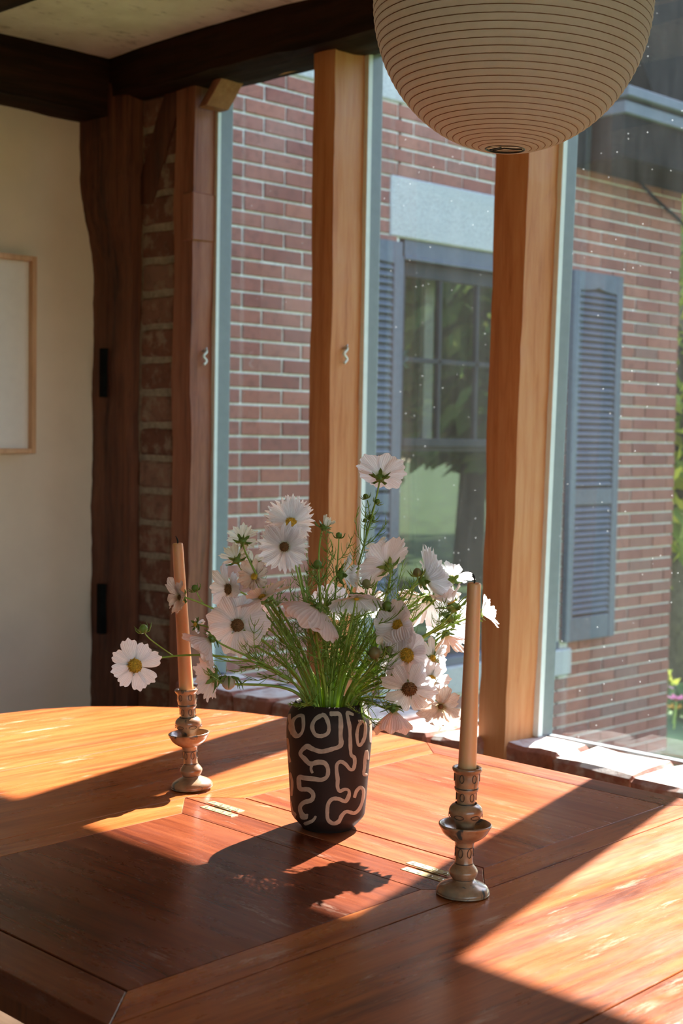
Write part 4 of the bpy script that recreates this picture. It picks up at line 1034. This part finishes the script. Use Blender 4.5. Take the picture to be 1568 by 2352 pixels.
flower('blush cosmos seen from the side with green calyx, left of centre', 606, 1382, -.02, (-.28, .80, .18), 9, 62, .66, .12, .18, M_petalp, mx=-.016, my=-.014, at_calyx=True, disc=18, sz=1.3, leaves=2)
flower('ruffled white double cosmos at the top left with a yellow centre', 668, 1203, .02, (-.02, .42, .85), 15, 58, .62, .60, .20, M_petal, mx=-.012, my=.012, disc=32, frill=.16, teeth=5, jit=.25)
flower('blush double cosmos overlapped by the ruffled one, yellow brown centre', 654, 1256, -.01, (-.30, -.05, .9), 12, 56, .66, .40, .05, M_petalp, D, mx=-.012, my=.0, disc=24, frill=.13, teeth=4, jit=.22)
flower('drooping folded blush cosmos at the left edge of bouquet beside candle', 491, 1463, -.05, (-.76, -.62, .12), 8, 60, .95, .75, .60, M_petalp, mx=-.030, my=-.006, at_calyx=True, disc=10, hook=-.02, leaves=2)
flower('white cosmos hanging low beside the left candle socket, seen from behind', 496, 1556, -.04, (-.78, -.18, -.42), 9, 48, .56, .4, .2, M_petal, mx=-.032, my=-.01, at_calyx=True, disc=12, sz=1.2, hook=-.03, sag=.02, frill=.09, buds=((525, 1566, -.03, (-.05, -.9, .1), 1.6, M_budc),))
flower('tiny spent cosmos with two petals left, behind the left candle', 449, 1434, .0, (-.55, .1, .6), 3, 20, .6, -.6, -.6, M_petal, mx=-.028, my=.01, disc=10, hook=.02, leaves=0, sz=.8)
flower('cream cosmos behind the left cluster, mostly hidden', 578, 1300, .05, (.2, .6, -.3), 8, 36, .5, .4, .3, M_petalc, mx=-.014, my=.02, at_calyx=True, disc=10)
flower('fading cosmos with crinkled petals between left cluster flowers', 585, 1325, .01, (-.35, .35, .7), 9, 40, .55, .5, .3, M_petalw, crumple=.004, mx=-.016, my=.01, disc=18)
flower('white cosmos peeking out low behind the left stems', 590, 1420, .05, (.3, -.2, -.6), 8, 44, .55, .2, .1, M_petalp, mx=-.010, my=.02, disc=12)
# centre
flower('large pleated blush cosmos hanging like an umbrella at the centre', 734, 1388, -.07, (-.48, -.80, -.08), 9, 84, 1.0, .10, 1.0, M_petalp, mx=-.004, my=-.022, at_calyx=True, disc=0, hook=-.035, frill=.06, leaves=2)
flower('cosmos highest of all on a long arching stem, seen from behind', 872, 1102, .0, (.12, .72, -.60), 8, 60, .78, .40, .15, M_petal, mx=.002, my=.0, at_calyx=True, disc=14, sz=1.15, hook=.07, sag=.02, teeth=3,
       buds=((840, 1141, 0, (-.3, .8, 0), .65, None), (866, 1153, -.01, (.5, .6, .2), .65, None), (852, 1190, -.01, (.5, .7, 0), .85, None), (838, 1196, 0, (.1, .9, 0), .5, None)), leaves=3, roll=.3)
flower('half open cream bud on a curved stem at the top centre', 740, 1216, .0, (.45, .72, .1), 9, 24, .40, 1.05, 1.15, M_petalc, mx=-.004, my=.008, at_calyx=True, disc=0, frill=.09, hook=.03)
flower('narrow white cosmos turned right with dark calyx, upper centre', 777, 1320, -.02, (.86, .05, -.30), 9, 46, .5, .55, .45, M_petal, mx=.000, my=-.006, at_calyx=True, disc=10, sz=1.25, frill=.09, hook=.04)
flower('large blush cosmos leaning left, seen from behind, upper right', 895, 1306, -.02, (-.52, .55, -.48), 9, 68, .80, .30, .15, M_petalp, mx=.014, my=-.004, at_calyx=True, disc=12, sz=1.25, teeth=4)
flower('small torn cream cosmos behind the upper right blush flower', 872, 1272, .03, (-.35, .75, -.2), 5, 34, .7, .5, .4, M_petalc, mx=.012, my=.016, at_calyx=True, disc=0)
flower('white cosmos drooping with two broad petals at the centre right', 818, 1364, -.04, (.02, -.86, .32), 8, 66, .85, .02, .65, M_petal, mx=.006, my=-.010, at_calyx=True, disc=12, hook=-.03, teeth=4)
flower('bright sunlit cosmos glowing behind the central stems', 756, 1388, .06, (.30, .25, -.55), 9, 48, .6, .35, .2, M_petal, mx=.002, my=.022, disc=12)
flower('bright sunlit cosmos glimpsed behind the drooping white one', 842, 1380, .07, (.2, -.2, -.7), 8, 44, .6, .3, .2, M_petal, mx=.010, my=.024, disc=10)
# right side
flower('large glowing white double cosmos at the upper right', 966, 1337, .0, (.80, .30, -.22), 13, 74, .70, .55, .25, M_petal, mx=.026, my=.006, at_calyx=True, disc=12, sz=1.25, frill=.11, teeth=4, buds=((958, 1316, -.01, (-.1, .9, .1), 1.0, M_bud),), leaves=2)
flower('sunlit white cosmos just left of the right candle tip', 1036, 1336, .04, (.30, .62, -.35), 8, 46, .6, .50, .2, M_petal, mx=.030, my=.012, at_calyx=True, disc=16, sz=1.2)
flower('curling faded cosmos with big green calyx beside the right candle', 1042, 1396, -.01, (-.38, .78, .05), 7, 48, .6, .95, .6, M_petalp, crumple=.003, mx=.030, my=.004, at_calyx=True, disc=20, sz=1.7, hook=.03)
flower('white crinkled cosmos poking out right of the right candle', 1096, 1412, .03, (.82, .32, .0), 8, 44, .6, .75, .6, M_petal, crumple=.003, mx=.032, my=.006, at_calyx=True, disc=8, hook=.04)
flower('long petalled white cosmos hanging behind the right candle', 1022, 1450, .03, (.30, -.92, -.05), 8, 70, .40, .55, .65, M_petal, mx=.032, my=.008, at_calyx=True, disc=0, hook=-.02, sz=1.1)
flower('broad sunlit cosmos seen from behind left of the right candle', 1036, 1424, .05, (.05, .15, -.95), 9, 66, .6, .1, .05, M_petal, mx=.030, my=.014, at_calyx=True, disc=10, sz=1.2)
flower('white cosmos with long petals falling below the glowing double flower', 984, 1368, .05, (.05, -.62, -.62), 8, 72, .46, .2, .35, M_petal, mx=.026, my=.016, at_calyx=True, disc=0)
flower('cupped blush cosmos with yellow centre, upper of the right pair', 917, 1438, -.05, (-.62, .06, .78), 7, 58, 1.0, .55, .35, M_petalp, mx=.018, my=-.010, disc=34, hook=.03)
flower('largest cupped blush cosmos with bright yellow centre, lower right', 938, 1504, -.06, (-.52, -.06, .85), 7, 68, 1.0, .45, .30, M_petalp, mx=.022, my=-.016, disc=38, hook=.035)
flower('small white cosmos turned left behind the largest cupped one', 995, 1512, -.03, (-.62, .08, .66), 8, 44, .52, .25, .1, M_petal, mx=.028, my=-.004, disc=16)
flower('blush cosmos with neat yellow centre facing forward, far lower right', 990, 1562, -.06, (.06, .08, 1), 8, 44, .62, .12, -.02, M_petalp, mx=.030, my=-.010, disc=22, roll=.1)
flower('white cosmos with bristly brown centre and drooping petals, lower right', 940, 1581, -.08, (-.10, -.38, .90), 8, 60, .56, .05, -.25, M_petal, D, mx=.028, my=-.016, disc=34, hook=.035)
flower('withered pinkish cosmos lowest at the right beside the candle', 1012, 1622, -.06, (-.1, -.30, .8), 6, 52, .8, .5, -.3, M_petalw, D, crumple=.007, mx=.032, my=-.012, disc=12, hook=.03, leaves=0)
flower('blush cosmos hanging straight down beside the vase rim', 904, 1622, -.07, (.0, -1, .06), 8, 60, .85, .70, .95, M_petalp, mx=.030, my=-.018, at_calyx=True, disc=0, hook=-.03, sz=1.25, sag=-.01, leaves=2)

# foliage sprigs and budding stems of their own
def sprig(label, u, v, dd, mx, my, nl, seed, bud=None, smat=None, span=(.30, .95), face=(0, 1, 0), ln=(.035, .06)):
    rng = random.Random(seed); random.seed(seed)
    end = atd(u, v, VD+dd); ax = cdir(*face)
    root = empty('cosmos_sprig', MOUTH+CR*mx+CFW*my, label=label, cat='sprig', group='leafy cosmos stems in the vase')
    path = stem_path(end, ax, mx, my, .02)
    MB().tube(path, [.0020+(.0008-.0020)*(i/(len(path)-1)) for i in range(len(path))], 7).build('stem', smat or M_stem, root, True)
    for k in range(nl):
        t = span[0]+(span[1]-span[0])*(k+.5)/nl; i = 2+int(t*(len(path)-4)); p = path[i]; d = (path[i+1]-path[i-1]).normalized()
        for sgn in (1, -1):
            b = MB(); sd = d.cross(Vector((0, 0, 1))); sd = sd.normalized() if sd.length > .1 else CR
            sd = (sd*math.cos(k*1.9+seed)+d.cross(sd)*math.sin(k*1.9+seed))
            thread_leaf(b, p, d*.5+sd*sgn*.85+Vector((0, 0, .2)), rng.uniform(*ln), rng); b.build('leaf', M_fern, root)
    if bud: add_bud(end+ax*.004, ax, root, bud[0], bud[1])
sprig('leafy stem with a spiky green bud left of the arching stem', 730, 1304, -.02, -.004, -.004, 4, 101, (1.0, None), face=(-.1, .9, .3))
sprig('leafy stem with a fine spiky bud at the crown of the bouquet', 778, 1238, .0, .0, .004, 4, 102, (.75, None))
sprig('leafy stem carrying a round brown bud, right of centre', 862, 1507, -.08, .020, -.020, 3, 103, (1.35, M_bud), face=(-.2, .8, .5))
sprig('leafy stem carrying a smaller brown bud beside the round one', 888, 1500, -.06, .022, -.016, 3, 104, (.95, M_bud), face=(.4, .7, .3))
sprig('stem with a round green bud above the drooping white flower', 841, 1347, -.02, .010, .002, 3, 105, (1.0, M_bud), face=(0, .8, .5))
sprig('stem with two stubby green seed heads right of centre', 888, 1400, -.05, .014, -.006, 4, 106, (1.15, None), face=(.15, .9, .2))
sprig('stem with a star shaped green bud behind the right candle', 1034, 1424, .0, .030, .0, 3, 107, (.95, None), face=(-.2, .6, .7))
sprig('dense feathery stem low at the left of the bouquet', 560, 1500, -.03, -.026, -.010, 6, 108, ln=(.045, .07))
sprig('dense feathery stem at the middle of the bouquet', 770, 1470, -.03, .0, -.012, 7, 109, span=(.15, .98), ln=(.04, .065))
sprig('dense feathery stem right of the middle catching the sun', 850, 1450, .04, .012, .016, 7, 110, span=(.15, .98), ln=(.04, .07))
sprig('feathery stem leaning right over the vase rim', 905, 1590, -.05, .034, -.012, 4, 111, span=(.1, .98))
sprig('short feathery stem drooping over the front of the vase', 700, 1600, -.06, -.018, -.030, 4, 112, span=(.05, .98), ln=(.025, .045))
sprig('feathery stem rising behind the umbrella flower', 700, 1320, .03, -.008, .014, 6, 113, ln=(.035, .06))
sprig('sunny feathery stem near the upper right flowers', 930, 1370, .04, .022, .014, 6, 114, ln=(.04, .065))
sprig('feathery stem between the cedar post and arching flower', 800, 1400, .05, .004, .022, 7, 115, span=(.15, .98), ln=(.04, .065))
sprig('bare brownish stem leaning to the lower right', 945, 1530, -.04, .026, -.024, 1, 116, smat=M_stemd)
sprig('bare slanting stem left of centre', 640, 1440, .0, -.020, -.006, 2, 117)
sprig('low feathery tuft spilling over the right of the rim', 838, 1660, -.05, .040, -.014, 3, 118, span=(.3, .98), face=(.5, -.6, .4), ln=(.02, .035))
